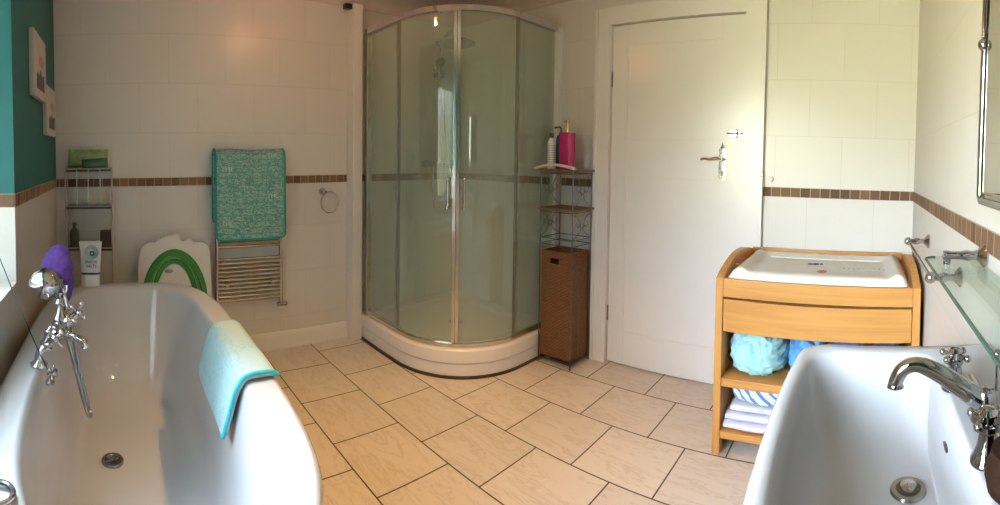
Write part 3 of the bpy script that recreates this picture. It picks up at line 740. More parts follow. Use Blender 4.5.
# white pouch of bath salts on the rim
po = thing('bath_salts_pouch', 'white pouch with a round blue print standing on the far bath rim', 'pouch', (-2.265, -0.148, 0.58))
M_POUCH = noisy('white_pouch_foil', (0.72, 0.70, 0.72), (0.66, 0.64, 0.67), 20, 0.35, 0.15)
b = new_bm(); rings = []
for z_, hw, hd2 in ((0.0, 0.042, 0.018), (0.01, 0.044, 0.019), (0.05, 0.045, 0.019), (0.10, 0.047, 0.016), (0.15, 0.050, 0.011), (0.19, 0.053, 0.006), (0.203, 0.055, 0.002), (0.215, 0.056, 0.0015)):
    rings.append([Vector((-2.270 + hd2 * math.sin(a) * 1.0 + 0.0, -0.146 + hw * (abs(math.cos(a)) ** 0.6) * (1 if math.cos(a) > 0 else -1), 0.5805 + z_)) for a in [2 * PI * k / 28 for k in range(28)]])
quad_loft(b, rings); part('pouch_body', b, M_POUCH, po, sharp=70)
px_ = -2.2505
M_NAVY = noisy('navy_print', (0.02, 0.03, 0.06), (0.03, 0.05, 0.09), 60, 0.5)
M_PBLUE = noisy('pale_blue_print', (0.16, 0.30, 0.36), (0.42, 0.55, 0.58), 45, 0.5)
def disc(bm, x, y, z, r0, r1, d=0.002, sx=0.0):
    N = 30; rings = []
    for k in range(N + 1):
        a = 2 * PI * k / N
        rings.append([(x + sx * (r * math.sin(a)), y + r * math.cos(a), z + r * math.sin(a)) for r in (r0, r1)] )
    for i in range(N):
        p = [bm.verts.new(q) for q in (rings[i][0], rings[i][1], rings[i + 1][1], rings[i + 1][0])]; bm.faces.new(p)
    bmesh.ops.remove_doubles(bm, verts=bm.verts, dist=1e-6)
    bmesh.ops.solidify(bm, geom=bm.faces[:], thickness=d)
    return bm
part('printed_swirl', disc(new_bm(), -2.2545, -0.140, 0.746, 0.015, 0.034, 0.003, -0.16), M_PBLUE, po, 'pale blue round swirl')
part('printed_badge', disc(new_bm(), -2.2520, -0.138, 0.741, 0.0005, 0.013, 0.003, -0.16), M_NAVY, po, 'navy round emblem with a white mark')
words('BREATHE', 0.0175, (-2.2488, -0.142, 0.700), (0, 1, 0), (-0.12, 0, 1), M_NAVY, po, squeeze=0.82, depth=0.0015)
words('SALTS', 0.0185, (-2.2474, -0.142, 0.680), (0, 1, 0), (-0.12, 0, 1), M_NAVY, po, depth=0.0015)
b = new_bm(); ball(b, (-2.2500, -0.138, 0.741), 0.005, 2, (0.4, 1, 1)); part('printed_mark', b, M_POUCH, po, 'white mark')
b = new_bm(); rings = []
for z_ in (0.638, 0.647):
    rings.append([Vector((-2.270 + 0.0205 * math.sin(a), -0.146 + 0.0462 * (abs(math.cos(a)) ** 0.6) * (1 if math.cos(a) > 0 else -1), z_)) for a in [2 * PI * k / 28 for k in range(28)]])
quad_loft(b, rings); part('printed_band', b, M_NAVY, po, 'dark band')

# ---------------------------------------------------------------- pictures on the teal wall
M_CANVAS = noisy('cream_canvas', (0.50, 0.48, 0.44), (0.45, 0.43, 0.40), 15, 0.7)
M_PR1 = noisy('dark_print', (0.03, 0.03, 0.035), (0.10, 0.08, 0.09), 30, 0.6)
M_PR2 = noisy('pink_print', (0.45, 0.20, 0.18), (0.50, 0.30, 0.26), 25, 0.6)
for nm, lab, x0, x1, z0, z1 in (('canvas', 'larger upper cream canvas picture on the teal wall', -2.285, -1.960, 1.470, 1.755), ('canvas', 'lower cream canvas picture on the teal wall nearer the room corner', -2.620, -2.300, 1.318, 1.568)):
    pc = thing('canvas_picture', lab, 'picture', ((x0 + x1) / 2, YD, z0), 'canvases on the teal wall')
    part('canvas', box(new_bm(), x0, x1, YD, YD + 0.022, z0, z1, 0.003), M_CANVAS, pc)
    w, h = x1 - x0, z1 - z0
    b = new_bm(); yy = YD + 0.022
    prism(b, [(x0 + w * u, yy, z0 + h * v) for u, v in ((0.20, 0.14), (0.80, 0.14), (0.80, 0.34), (0.70, 0.40), (0.62, 0.33), (0.50, 0.46), (0.40, 0.36), (0.20, 0.42))], (0, 0.0015, 0))
    part('printed_motif', b, M_PR1, pc, 'dark printed shape')
    b = new_bm(); prism(b, [(x0 + w * (0.42 + 0.20 * math.cos(a)), yy, z0 + h * (0.60 + 0.09 * math.sin(a))) for a in [2 * PI * k / 20 for k in range(20)]], (0, 0.0015, 0))
    part('printed_motif', b, M_PR2, pc, 'pink printed shape')

# ---------------------------------------------------------------- shower
def quad_path(d, n=20, x_start=-2.665, y_end=None):
    """plan of the quadrant front, inset by d; from wall A round to wall B"""
    r = 0.50 - d; pts = [(x_start, 1.505 + d), (-2.45, 1.505 + d)]
    for k in range(n + 1):
        a = -PI / 2 + PI / 2 * k / n; pts.append((-2.25 + r * math.cos(a), 2.005 + r * math.sin(a)))
    pts += [(-1.75 - d, 2.2), (-1.75 - d, YB if y_end is None else y_end)]
    return pts
def plan_prism(bm, poly, z0, z1): return prism(bm, [(x, y, z0) for x, y in poly], (0, 0, z1 - z0))
tray = thing('shower_tray', 'white quadrant shower tray with a raised plinth in the room corner', 'shower tray', (-2.25, 1.95, 0))
E_ = 0.001
def tray_poly(d, x0=XA + 0.0): return [(x0 + E_, 1.512 + d)] + quad_path(d)[1:-1] + [(-1.75 - d, YB - E_), (x0 + E_, YB - E_)]
b = new_bm(); plan_prism(b, tray_poly(-0.006), 0.0, 0.014); part('seal', b, M_DARK, tray, 'black sealant line at the floor')
b = new_bm(); rings = [[Vector((x, y, z)) for x, y in tray_poly(d)] for d, z in ((0.004, 0.013), (0.004, 0.078), (0.009, 0.081), (0.009, 0.084))]
quad_loft(b, rings); part('plinth', b, M_ACRYL, tray)
b = new_bm(); rings = [[Vector((x, y, z)) for x, y in tray_poly(d)] for d, z in ((0.0, 0.085), (-0.003, 0.089), (-0.003, 0.150), (0.002, 0.157), (0.01, 0.160), (0.075, 0.160))]
def inner_poly(d): return [(XA + 0.07, 1.512 + d)] + quad_path(d)[1:-1] + [(-1.75 - d, YB - 0.07), (XA + 0.07, YB - 0.07)]
rings += [[Vector((x, y, z)) for x, y in inner_poly(d)] for d, z in ((0.082, 0.157), (0.092, 0.125))]
quad_loft(b, rings); part('tray_top', b, M_ACRYL, tray)
b = new_bm(); lathe(b, [(0, 0), (0.045, 0), (0.045, 0.003), (0.035, 0.008), (0, 0.010)], (-2.30, 2.0, 0.125)); part('waste_cover', b, M_CHROME, tray)

enc = thing('shower_enclosure', 'curved corner shower enclosure of greenish glass in a chrome frame', 'shower enclosure', (-2.25, 1.95, 0.16))
ZG0, ZG1 = 0.160, 1.985
def arc_bar(bm, d, z0, z1, w, pts=None):
    pts = pts or quad_path(d, 28); o = offset_path(pts, w)
    poly = pts + list(reversed(o)); plan_prism(bm, poly, z0, z1); return bm
def offset_path(pts, w):
    out = []
    for i, p in enumerate(pts):
        a = pts[max(i - 1, 0)]; b_ = pts[min(i + 1, len(pts) - 1)]
        dx_, dy_ = b_[0] - a[0], b_[1] - a[1]; l = math.hypot(dx_, dy_)
        out.append((p[0] - dy_ / l * w, p[1] + dx_ / l * w))
    return out
b = new_bm(); arc_bar(b, 0.022, ZG0, ZG0 + 0.022, 0.036); arc_bar(b, 0.034, ZG0 + 0.022, ZG0 + 0.032, 0.016); part('bottom_rail', b, M_ALU, enc)
b = new_bm(); arc_bar(b, 0.016, ZG1 - 0.004, ZG1 + 0.026, 0.042); part('top_rail', b, M_CHROME, enc)
P0 = quad_path(0.036, 60)
def sub(pts, s0, s1):
    Ls = [0]
    for a, b_ in zip(pts, pts[1:]): Ls.append(Ls[-1] + math.hypot(b_[0] - a[0], b_[1] - a[1]))
    tot = Ls[-1]; out = []
    def at_(s):
        for i in range(len(pts) - 1):
            if Ls[i] <= s <= Ls[i + 1]:
                t = (s - Ls[i]) / (Ls[i + 1] - Ls[i] or 1); return (pts[i][0] + (pts[i + 1][0] - pts[i][0]) * t, pts[i][1] + (pts[i + 1][1] - pts[i][1]) * t)
        return pts[-1]
    out.append(at_(s0 * tot)); out += [p for p, l in zip(pts, Ls) if s0 * tot < l < s1 * tot]; out.append(at_(s1 * tot)); return out
# fractions along the front where the panes change
M_BRONZE = noisy('dark_bronze_seal', (0.10, 0.085, 0.055), (0.07, 0.06, 0.04), 20, 0.35, metal=0.5)
F1, FM, F2 = 0.240, 0.505, 0.745
for s0, s1, d, nm, lab in ((0.012, F1, 0.0, 'fixed_pane', None), (F2, 0.985, 0.0, 'fixed_pane', None)):
    b = new_bm(); pp = sub(P0, s0, s1); plan_prism(b, pp + list(reversed(offset_path(pp, 0.005))), ZG0 + 0.03, ZG1); part(nm, b, M_GLASS, enc)
P1 = quad_path(0.024, 60)
for s0, s1 in ((F1 - 0.01, FM), (FM, F2 + 0.01)):
    b = new_bm(); pp = sub(P1, s0, s1); plan_prism(b, pp + list(reversed(offset_path(pp, 0.005))), ZG0 + 0.03, ZG1 - 0.004); dp = part('sliding_door', b, M_GLASS, enc)
    # meeting stile of this door
    e0 = FM - 0.0115 if s0 < FM - 0.01 else FM + 0.0015
    b = new_bm(); pp = sub(quad_path(0.018, 60), e0, e0 + 0.010); plan_prism(b, pp + list(reversed(offset_path(pp, 0.016))), ZG0 + 0.03, ZG1 - 0.004)
    part('door_stile', b, M_ALU, dp)
    hs_ = (FM - 0.028) if s0 < FM - 0.01 else (FM + 0.028)
    c = sub(quad_path(0.0, 60), hs_, hs_ + 0.001)[0]; ci = sub(quad_path(0.026, 60), hs_, hs_ + 0.001)[0]
    co = (c[0] + (c[0] - ci[0]) * 0.5, c[1] + (c[1] - ci[1]) * 0.5)
    b = new_bm(); sweep(b, smooth_path([(ci[0], ci[1], 1.085), (co[0], co[1], 1.083), (co[0], co[1], 1.065), (co[0], co[1], 1.0), (co[0], co[1], 0.945), (co[0], co[1], 0.927), (ci[0], ci[1], 0.925)], 5), 0.0062, 10)
    ball(b, (co[0], co[1], 1.083), 0.0105); ball(b, (co[0], co[1], 0.927), 0.0105)
    part('door_handle', b, M_CHROME, dp)
for f in (F1, F2):
    b = new_bm(); pp = sub(quad_path(0.026, 60), f - 0.003, f + 0.003); plan_prism(b, pp + list(reversed(offset_path(pp, 0.020))), ZG0 + 0.03, ZG1 - 0.002)
    part('mullion', b, M_BRONZE, enc, 'dark bronze glazing seal')
b = new_bm(); box(b, -2.662, -2.628, 1.522, 1.556, ZG0, ZG1 + 0.024, 0.002); part('wall_profile', b, M_ALU, enc)
b = new_bm(); box(b, -1.812, -1.762, YB - 0.045, YB - 0.0005, ZG0, ZG1 + 0.024, 0.002); part('wall_profile', b, M_UPVC, enc, 'white wall channel')

sm = thing('shower_mixer', 'chrome bar shower with riser rail and large rain head behind the glass', 'shower', (-2.70, 2.05, 1.14))
b = new_bm(); sweep(b, [(-2.695, 2.02, 1.145), (-2.695, 2.05, 1.145), (-2.695, 2.055, 1.145), (-2.695, 2.245, 1.145), (-2.695, 2.25, 1.145), (-2.695, 2.28, 1.145)], [0.023, 0.023, 0.018, 0.018, 0.023, 0.023], 18)
for y_ in (2.08, 2.23): lathe(b, [(0.028, 0), (0.028, 0.006), (0.014, 0.01), (0.014, 0.05)], (XA, y_, 1.145), (1, 0, 0), 18)
part('thermostat_bar', b, M_CHROME, sm)
b = new_bm(); sweep(b, smooth_path([(-2.695, 2.165, 1.15), (-2.695, 2.165, 1.50), (-2.695, 2.165, 1.85), (-2.685, 2.160, 1.94), (-2.64, 2.145, 2.01), (-2.54, 2.11, 2.045), (-2.44, 2.075, 2.045), (-2.405, 2.06, 2.03), (-2.40, 2.058, 2.005)], 8), 0.0145, 12)
lathe(b, [(0.018, 0), (0.018, 0.006), (0.008, 0.01), (0.008, 0.055)], (XA, 2.165, 1.84), (1, 0, 0), 16); lathe(b, [(0.017, 0), (0.017, 0.04)], (-2.695, 2.165, 1.82))
part('riser_rail', b, M_CHROME, sm)
b = new_bm(); lathe(b, [(0, 0), (0.130, 0), (0.136, 0.006), (0.130, 0.014), (0.06, 0.040), (0.024, 0.052), (0.016, 0.064), (0, 0.066)], (-2.400, 2.058, 1.945), seg=36)
part('rain_head', b, M_CHROME_D, sm)
b = new_bm(); lathe(b, [(0, 0), (0.036, 0), (0.040, 0.006), (0.034, 0.02), (0.016, 0.03), (0, 0.032)], (-2.605, 2.105, 1.86), (-0.9, 0, 0.5), 20)
sweep(b, [(-2.63, 2.112, 1.87), (-2.655, 2.125, 1.82), (-2.665, 2.135, 1.74)], [0.012, 0.011, 0.009], 10)
box(b, -2.715, -2.655, 2.12, 2.185, 1.77, 1.805, 0.006)
part('handset', b, M_CHROME_D, sm)
b = new_bm(); sweep(b, smooth_path([(-2.665, 2.135, 1.74), (-2.655, 2.175, 1.5), (-2.65, 2.215, 1.2), (-2.655, 2.255, 0.95), (-2.66, 2.235, 0.82), (-2.665, 2.17, 0.795), (-2.675, 2.11, 0.85), (-2.69, 2.10, 1.0), (-2.695, 2.11, 1.125)], 8), 0.008, 8)
part('hose', b, M_CHROME_D, sm)

# ---------------------------------------------------------------- storage tower with woven hamper
TX0, TX1, TY0, TY1 = -1.736, -1.506, 2.160, 2.352
tower = thing('storage_tower', 'tall slim wire storage tower with woven shelves between shower and door', 'shelf tower', ((TX0 + TX1) / 2, 2.26, 0))
for x_ in (TX0, TX1):
    for y_ in (TY0, TY1):
        b = new_bm(); sweep(b, [(x_, y_, 0.0), (x_, y_, 1.128)], 0.0042, 8)
        ball(b, (x_, y_, 0.006), 0.0065); part('post', b, M_WIRE, tower)
for z_ in (1.128, 0.905):
    b = new_bm(); box(b, TX0 - 0.009, TX1 + 0.018, TY0 - 0.016, TY1 + 0.010, z_ - 0.006, z_ + 0.008, 0.003); part('woven_shelf', b, M_WEAVE_S, tower)
for z_ in (0.03, 0.70, 0.735, 1.112, 0.89):
    b = new_bm(); sweep(b, [(TX0, TY0, z_), (TX1, TY0, z_), (TX1, TY1, z_), (TX0, TY1, z_)], 0.0030, 6, True); part('wire_rail', b, M_WIRE, tower)
for k in range(1, 5):
    x_ = TX0 + (TX1 - TX0) * k / 5; part('base_wire', sweep(new_bm(), [(x_, TY0, 0.03), (x_, TY1, 0.03)], 0.002, 6), M_WIRE, tower)
def scroll(side, z0, z1):
    """side: ('x', x) panel in the y-z plane or ('y', y) panel in the x-z plane"""
    bm = new_bm(); H_ = z1 - z0
    def pt_(u, v):
        if side[0] == 'x': return Vector((side[1], TY0 + (TY1 - TY0) * u, z0 + H_ * v))
        return Vector((TX0 + (TX1 - TX0) * u, side[1], z0 + H_ * v))
    for s in (0, 1):
        f = (lambda u: u) if s == 0 else (lambda u: 1 - u)
        sweep(bm, smooth_path([pt_(f(0.02), 0.98), pt_(f(0.25), 0.86), pt_(f(0.40), 0.62), pt_(f(0.30), 0.46), pt_(f(0.18), 0.55), pt_(f(0.24), 0.66)], 5), 0.0022, 6)
        sweep(bm, smooth_path([pt_(f(0.02), 0.02), pt_(f(0.25), 0.14), pt_(f(0.44), 0.36), pt_(f(0.36), 0.50)], 5), 0.0022, 6)
    sweep(bm, [pt_(0.5 + 0.09 * math.cos(2 * PI * k / 20), 0.5 + 0.09 * math.sin(2 * PI * k / 20)) for k in range(20)], 0.0022, 6, True)
    return bm
for z0, z1 in ((0.74, 0.885), (0.915, 1.11)):
    part('scroll_panel', scroll(('x', TX1), z0, z1), M_WIRE, tower)
    part('scroll_panel', scroll(('x', TX0), z0, z1), M_WIRE, tower)
# arched wire on the right side in front of the hamper
b = new_bm(); ym = (TY0 + TY1) / 2
for y0, y1 in ((TY0, ym), (ym, TY1)):
    q0, q1 = (y0 + 0.004, y1 - 0.02) if y0 == TY0 else (y0 + 0.02, y1 - 0.004)
    sweep(b, smooth_path([(TX1, q0, 0.52), (TX1, q0 + 0.012, 0.555), (TX1, (q0 + q1) / 2, 0.572), (TX1, q1 - 0.006, 0.545), (TX1, q1, 0.49), (TX1, q1, 0.3), (TX1, q1, 0.035)], 5), 0.0026, 6)
sweep(b, [(TX1, ym + 0.014 * math.cos(2 * PI * k / 18), 0.50 + 0.014 * math.sin(2 * PI * k / 18)) for k in range(18)], 0.0022, 6, True)
part('arched_wire', b, M_WIRE, tower)
ham = thing('laundry_hamper', 'tall brown woven seagrass hamper standing inside the wire tower', 'laundry hamper', (-1.622, 2.26, 0.035))
b = new_bm(); HX0, HX1, HY0, HY1 = TX0 + 0.008, TX1 - 0.010, TY0 + 0.008, TY1 - 0.010; HZ0, HZ1 = 0.0345, 0.655
w_ = 0.008; hz0, hz1 = 0.585, 0.625; hx0, hx1 = -1.665, -1.600
# front with slot
for x0, x1, z0, z1 in ((HX0, hx0, HZ0, HZ1), (hx1, HX1, HZ0, HZ1), (hx0, hx1, HZ0, hz0), (hx0, hx1, hz1, HZ1)): box(b, x0, x1, HY0, HY0 + w_, z0, z1)
box(b, HX0, HX1, HY1 - w_, HY1, HZ0, HZ1); box(b, HX0, HX0 + w_, HY0 + w_, HY1 - w_, HZ0, HZ1); box(b, HX1 - w_, HX1, HY0 + w_, HY1 - w_, HZ0, HZ1); box(b, HX0, HX1, HY0, HY1, HZ0, HZ0 + 0.008)
part('woven_body', b, M_WEAVE, ham)
b = new_bm(); sweep(b, [(HX0 + 0.004, HY0 + 0.004, HZ1), (HX1 - 0.004, HY0 + 0.004, HZ1), (HX1 - 0.004, HY1 - 0.004, HZ1), (HX0 + 0.004, HY1 - 0.004, HZ1)], 0.0065, 8, True); part('woven_rim', b, M_WEAVE, ham)
b = new_bm(); sweep(b, [(hx0, HY0 + 0.002, hz0), (hx1, HY0 + 0.002, hz0), (hx1, HY0 + 0.002, hz1), (hx0, HY0 + 0.002, hz1)], 0.004, 8, True); part('slot_handle', b, M_WEAVE_S, ham, 'paler bound edge of the hand slot')
ZS = 1.1365
# bottles on the tower
wb_ = thing('lotion_bottle', 'slim white bottle with black cap on top of the wire tower', 'bottle', (-1.705, 2.215, ZS))
M_WB = mat('white_bottle_lines', (0.75, 0.75, 0.73), 0.3); t = NT(M_WB); o_, v_ = t.xyz()
ln = t.math('GREATER_THAN', t.math('SINE', t.math('MULTIPLY', o_[2], 2 * PI / 0.0135)), 0.55); inb = t.math('MULTIPLY', t.math('GREATER_THAN', o_[2], ZS + 0.03), t.math('LESS_THAN', o_[2], ZS + 0.148))
t.l(t.mix(t.math('MULTIPLY', ln, inb), (0.78, 0.78, 0.76), (0.22, 0.22, 0.24)), t.b.inputs['Base Color'])
b = new_bm(); lathe(b, [(0, 0), (0.022, 0), (0.0245, 0.004), (0.0245, 0.148), (0.022, 0.165), (0.013, 0.178), (0.011, 0.182), (0, 0.182)], (-1.705, 2.215, ZS), seg=24); part('bottle_body', b, M_WB, wb_)
b = new_bm(); lathe(b, [(0.0125, 0), (0.0125, 0.026), (0.011, 0.029), (0, 0.029)], (-1.705, 2.215, ZS + 0.182), seg=18); part('cap', b, M_BLACK, wb_)
db = thing('pump_bottle', 'dark pump bottle half hidden between the white and pink bottles', 'bottle', (-1.690, 2.285, ZS))
b = new_bm(); lathe(b, [(0, 0), (0.026, 0), (0.028, 0.004), (0.028, 0.185), (0.020, 0.200), (0.010, 0.206), (0, 0.206)], (-1.690, 2.285, ZS), seg=22); part('bottle_body', b, noisy('dark_teal_bottle', (0.015, 0.04, 0.05), (0.02, 0.06, 0.07), 12, 0.2), db)
b = new_bm(); sweep(b, smooth_path([(-1.690, 2.285, ZS + 0.206), (-1.690, 2.285, ZS + 0.242), (-1.700, 2.278, ZS + 0.250), (-1.722, 2.262, ZS + 0.246)], 4), 0.005, 8); lathe(b, [(0.011, 0), (0.011, 0.014)], (-1.690, 2.285, ZS + 0.204)); part('pump', b, M_BLACK, db)
pb = thing('pump_bottle', 'square magenta soap dispenser with gold pump on the wire tower', 'soap dispenser', (-1.606, 2.235, ZS))
M_MAG = noisy('magenta_gloss', (0.42, 0.008, 0.13), (0.48, 0.012, 0.16), 8, 0.12, Coat_Weight=0.5)
b = new_bm(); box(b, -1.640, -1.574, 2.205, 2.275, ZS, ZS + 0.215, 0.005); part('bottle_body', b, M_MAG, pb)
M_GOLD = noisy('gold', (0.75, 0.45, 0.12), (0.65, 0.38, 0.10), 20, 0.2, metal=1.0)
b = new_bm(); lathe(b, [(0.013, 0), (0.013, 0.014), (0.006, 0.016), (0.006, 0.055), (0.012, 0.058), (0.014, 0.070), (0, 0.076)], (-1.604, 2.235, ZS + 0.215), seg=18)
sweep(b, [(-1.604, 2.235, ZS + 0.280), (-1.628, 2.222, ZS + 0.276)], 0.004, 8); part('pump', b, M_GOLD, pb)
b = new_bm(); pth = smooth_path([(-1.770, 2.158, ZS + 0.005), (-1.715, 2.152, ZS + 0.017), (-1.64, 2.150, ZS + 0.025), (-1.565, 2.155, ZS + 0.020), (-1.505, 2.166, ZS + 0.006)], 6)
rings = []
for i, p in enumerate(pth):
    rings.append([p + Vector((0, 0.026 * math.cos(a), 0.008 * math.sin(a))) for a in [2 * PI * k / 12 for k in range(12)]])
quad_loft(b, rings); solo('back_brush', b, M_UPVC, 'curved white plastic strip lying along the front of the top woven shelf', 'bath accessory')

# ---------------------------------------------------------------- changing table
CX0, CX1, CY0, CY1 = -0.568, 0.250, 1.832, 2.372
ct = thing('changing_table', 'honey coloured wooden baby changing table against the back wall', 'changing table', (-0.16, 2.10, 0))
for s, (x0, x1) in enumerate(((CX0, CX0 + 0.030), (CX1 - 0.030, CX1))):
    prof = [(CY0, 0.0), (CY0, 0.728)]
    for k in range(1, 17):
        t_ = k / 16; prof.append((CY0 + (CY1 - CY0) * t_, 0.728 + 0.028 * t_ + 0.050 * math.sin(PI * min(t_ * 1.02, 1)) ** 0.8))
    prof += [(CY1, 0.0), (CY1 - 0.045, 0.0), (CY1 - 0.045, 0.05), (CY0 + 0.045, 0.05), (CY0 + 0.045, 0.0)]
    b = new_bm(); prism(b, [(x0, y, z) for y, z in prof], (x1 - x0, 0, 0)); bmesh.ops.triangulate(b, faces=[f for f in b.faces if len(f.verts) > 4])
    part('side_panel', b, M_WOOD_Z, ct)
X0, X1 = CX0 + 0.030, CX1 - 0.030
b = new_bm(); box(b, X0, X1, CY0 + 0.002, CY0 + 0.022, 0.652, 0.728, 0.003); part('top_rail', b, M_WOOD_X, ct)
b = new_bm(); box(b, X0, X1, CY0 + 0.022, CY1 - 0.002, 0.708, 0.722); part('top_board', b, M_WOOD_X, ct)
b = new_bm(); box(b, X0, X1, CY1 - 0.020, CY1 - 0.002, 0.60, 0.770, 0.003); part('back_rail', b, M_WOOD_X, ct)
b = new_bm(); 
n_ = 16; poly = [(X0 + 0.003 + (X1 - X0 - 0.006) * k / n_, CY0 + 0.004 - 0.010 * math.sin(PI * k / n_)) for k in range(n_ + 1)] + [(X1 - 0.003, CY0 + 0.024), (X0 + 0.003, CY0 + 0.024)]
plan_prism(b, poly, 0.512, 0.644); part('drawer_front', b, M_WOOD_X, ct)
b = new_bm(); box(b, X0 + 0.006, X1 - 0.006, CY0 + 0.03, CY1 - 0.04, 0.53, 0.64); part('drawer_box', b, M_WOOD_Y, ct)
for z0, z1 in ((0.283, 0.318), (0.068, 0.098)):
    b = new_bm(); box(b, X0, X1, CY0 + 0.004, CY1 - 0.02, z0, z1, 0.004); part('shelf', b, M_WOOD_X, ct)
# changing mat
cm = thing('changing_mat', 'cream padded changing mat with small printed motifs on the wooden table', 'changing mat', (-0.16, 2.1, 0.722))
M_MATC = noisy('cream_wipeable_mat', (0.76, 0.72, 0.66), (0.70, 0.66, 0.60), 8, 0.4, 0.15, bdist=0.006)
b = new_bm(); NX, NY = 44, 30; mx0, mx1, my0, my1 = X0 + 0.012, X1 - 0.012, CY0 + 0.030, CY1 - 0.030
top = []
for j in range(NY + 1):
    row = []
    for i in range(NX + 1):
        u, v = i / NX, j / NY; x = mx0 + (mx1 - mx0) * u; y = my0 + (my1 - my0) * v
        du = min(u, 1 - u) * (mx1 - mx0); dv = min(v, 1 - v) * (my1 - my0)
        e1 = math.exp(-((min(du, 1) - 0.045) / 0.03) ** 2) * 0.022; e2 = math.exp(-((dv - 0.05) / 0.028) ** 2) * 0.016
        fall = min(min(du, dv) / 0.02, 1) ** 0.5
        z = 0.724 + (0.024 + max(e1, e2 * (0.4 if v < 0.5 else 1)) + 0.002 * noise.noise(Vector((x * 16, y * 16, 0)))) * fall
        row.append(b.verts.new((x, y, z)))
    top.append(row)
for r1, r2 in zip(top, top[1:]):
    for i in range(NX): b.faces.new((r1[i], r1[i + 1], r2[i + 1], r2[i]))
bot = [b.verts.new((x, y, 0.7225)) for x, y in ((mx0, my0), (mx1, my0), (mx1, my1), (mx0, my1))]
edge = top[0] + [r[-1] for r in top[1:]] + list(reversed(top[-1]))[1:] + [r[0] for r in reversed(top[1:-1])]
low = [b.verts.new((v.co.x, v.co.y, 0.7225)) for v in edge]
for i in range(len(edge)):
    j = (i + 1) % len(edge); b.faces.new((edge[i], edge[j], low[j], low[i]))
b.faces.new(low)
for v in bot: b.verts.remove(v)
part('mat_pad', b, M_MATC, cm, sharp=70)
def patch(bm, cx, cy, rx, ry, z, seed=0, n=18):
    prism(bm, [(cx + rx * math.cos(2 * PI * k / n) * (1 + 0.35 * noise.noise(Vector((k * 0.9, seed, 0)))), cy + ry * math.sin(2 * PI * k / n) * (1 + 0.35 * noise.noise(Vector((k * 0.9, seed, 5)))), z) for k in range(n)], (0, 0, 0.003))
M_RED = noisy('red_print', (0.45, 0.08, 0.06), (0.55, 0.20, 0.16), 80, 0.5)
b = new_bm(); patch(b, -0.215, 2.12, 0.012, 0.016, 0.7475, 1); patch(b, -0.190, 2.125, 0.014, 0.018, 0.7475, 2); patch(b, -0.165, 2.13, 0.008, 0.012, 0.7475, 3); part('printed_motif', b, M_NAVY, cm, 'dark blue print')
b = new_bm(); patch(b, -0.150, 1.985, 0.020, 0.024, 0.7475, 7); part('printed_motif', b, M_RED, cm, 'red print')
for i, (x_, y_) in enumerate(((-0.520, 1.90), (-0.512, 1.96), (-0.500, 2.01), (-0.505, 2.08))): b = new_bm(); patch(b, x_, y_, 0.007, 0.014, 0.762, i + 11); part('printed_motif', b, M_RED, cm, 'red print on the padded end')
b = new_bm()
for i in range(9): patch(b, -0.06 + i * 0.022, 2.06 + 0.01 * math.sin(i * 2.1), 0.006, 0.008, 0.7475, i + 20)
part('printed_motif', b, noisy('grey_print', (0.40, 0.37, 0.34), (0.5, 0.46, 0.42), 60, 0.5), cm, 'grey dotted print')
b = new_bm(); box(b, -0.42, 0.12, 2.235, 2.285, 0.7475, 0.752, 0.002); part('white_panel', b, M_UPVC, cm, 'plain white strip')

# cloths on the shelves of the changing table
def crumple(c, sx, sy, sz, seed, flat=0.75, fold=0.35, sub=5, freq=2.2):
    bm = new_bm(); ball(bm, (0, 0, 0), 1.0, sub)
    S = Vector((seed, seed * 0.7, -seed))
    for v in bm.verts:
        d = v.co.copy()
        w = Vector((noise.noise(d * 1.1 + S), noise.noise(d * 1.1 + S + Vector((9, 0, 0))), noise.noise(d * 1.1 + S + Vector((0, 9, 0)))))
        e_ = d + w * 1.1
        g_ = Vector((e_.x * 0.8 + e_.z * 0.9, e_.y * 0.5, (e_.z - e_.x) * 0.30)) * freq + S      # long slanting folds
        r = 1 - abs(noise.noise(g_)) ** 0.8 * fold * 1.3 - abs(noise.noise(g_ * 2.3)) * fold * 0.45 - abs(noise.noise(e_ * 3.1 + S)) * fold * 0.25
        r = 0.86 + (r - 0.62) * 0.75
        q = Vector((math.copysign(abs(d.x) ** 0.8, d.x), math.copysign(abs(d.y) ** 0.8, d.y), math.copysign(abs(d.z) ** flat, d.z))) * r
        v.co = Vector((c[0] + q.x * sx, c[1] + q.y * sy, c[2] + q.z * sz))
    zmin = c[2] - sz * 0.86
    for v in bm.verts:
        if v.co.z < zmin: v.co.z = zmin
    return bm, zmin
M_TURQ = noisy('turquoise_cotton', (0.30, 0.60, 0.62), (0.40, 0.66, 0.68), 30, 0.9, 0.2)
M_BLUE = noisy('blue_cotton', (0.07, 0.26, 0.55), (0.12, 0.36, 0.62), 30, 0.9, 0.2)
M_NAVYC = noisy('dark_blue_cotton', (0.03, 0.06, 0.16), (0.06, 0.12, 0.28), 22, 0.9, 0.2)
M_BLUE2 = noisy('mid_blue_cotton', (0.06, 0.13, 0.36), (0.09, 0.19, 0.44), 30, 0.9, 0.2)
b, z_ = crumple((-0.412, 2.02, 0.404), 0.122, 0.155, 0.10, 3.1)
bmesh.ops.translate(b, verts=b.verts, vec=(0, 0, 0.3185 - z_)); solo('crumpled_blanket', b, M_TURQ, 'crumpled pale turquoise blanket on the upper shelf of the changing table', 'blanket', 'cloths on the changing table shelves', 180)
b, z_ = crumple((-0.198, 2.02, 0.40), 0.078, 0.155, 0.098, 8.4)
bmesh.ops.translate(b, verts=b.verts, vec=(0, 0, 0.3185 - z_)); solo('crumpled_blanket', b, M_BLUE, 'bright blue crumpled cloth right of the turquoise blanket', 'blanket', 'cloths on the changing table shelves', 180)
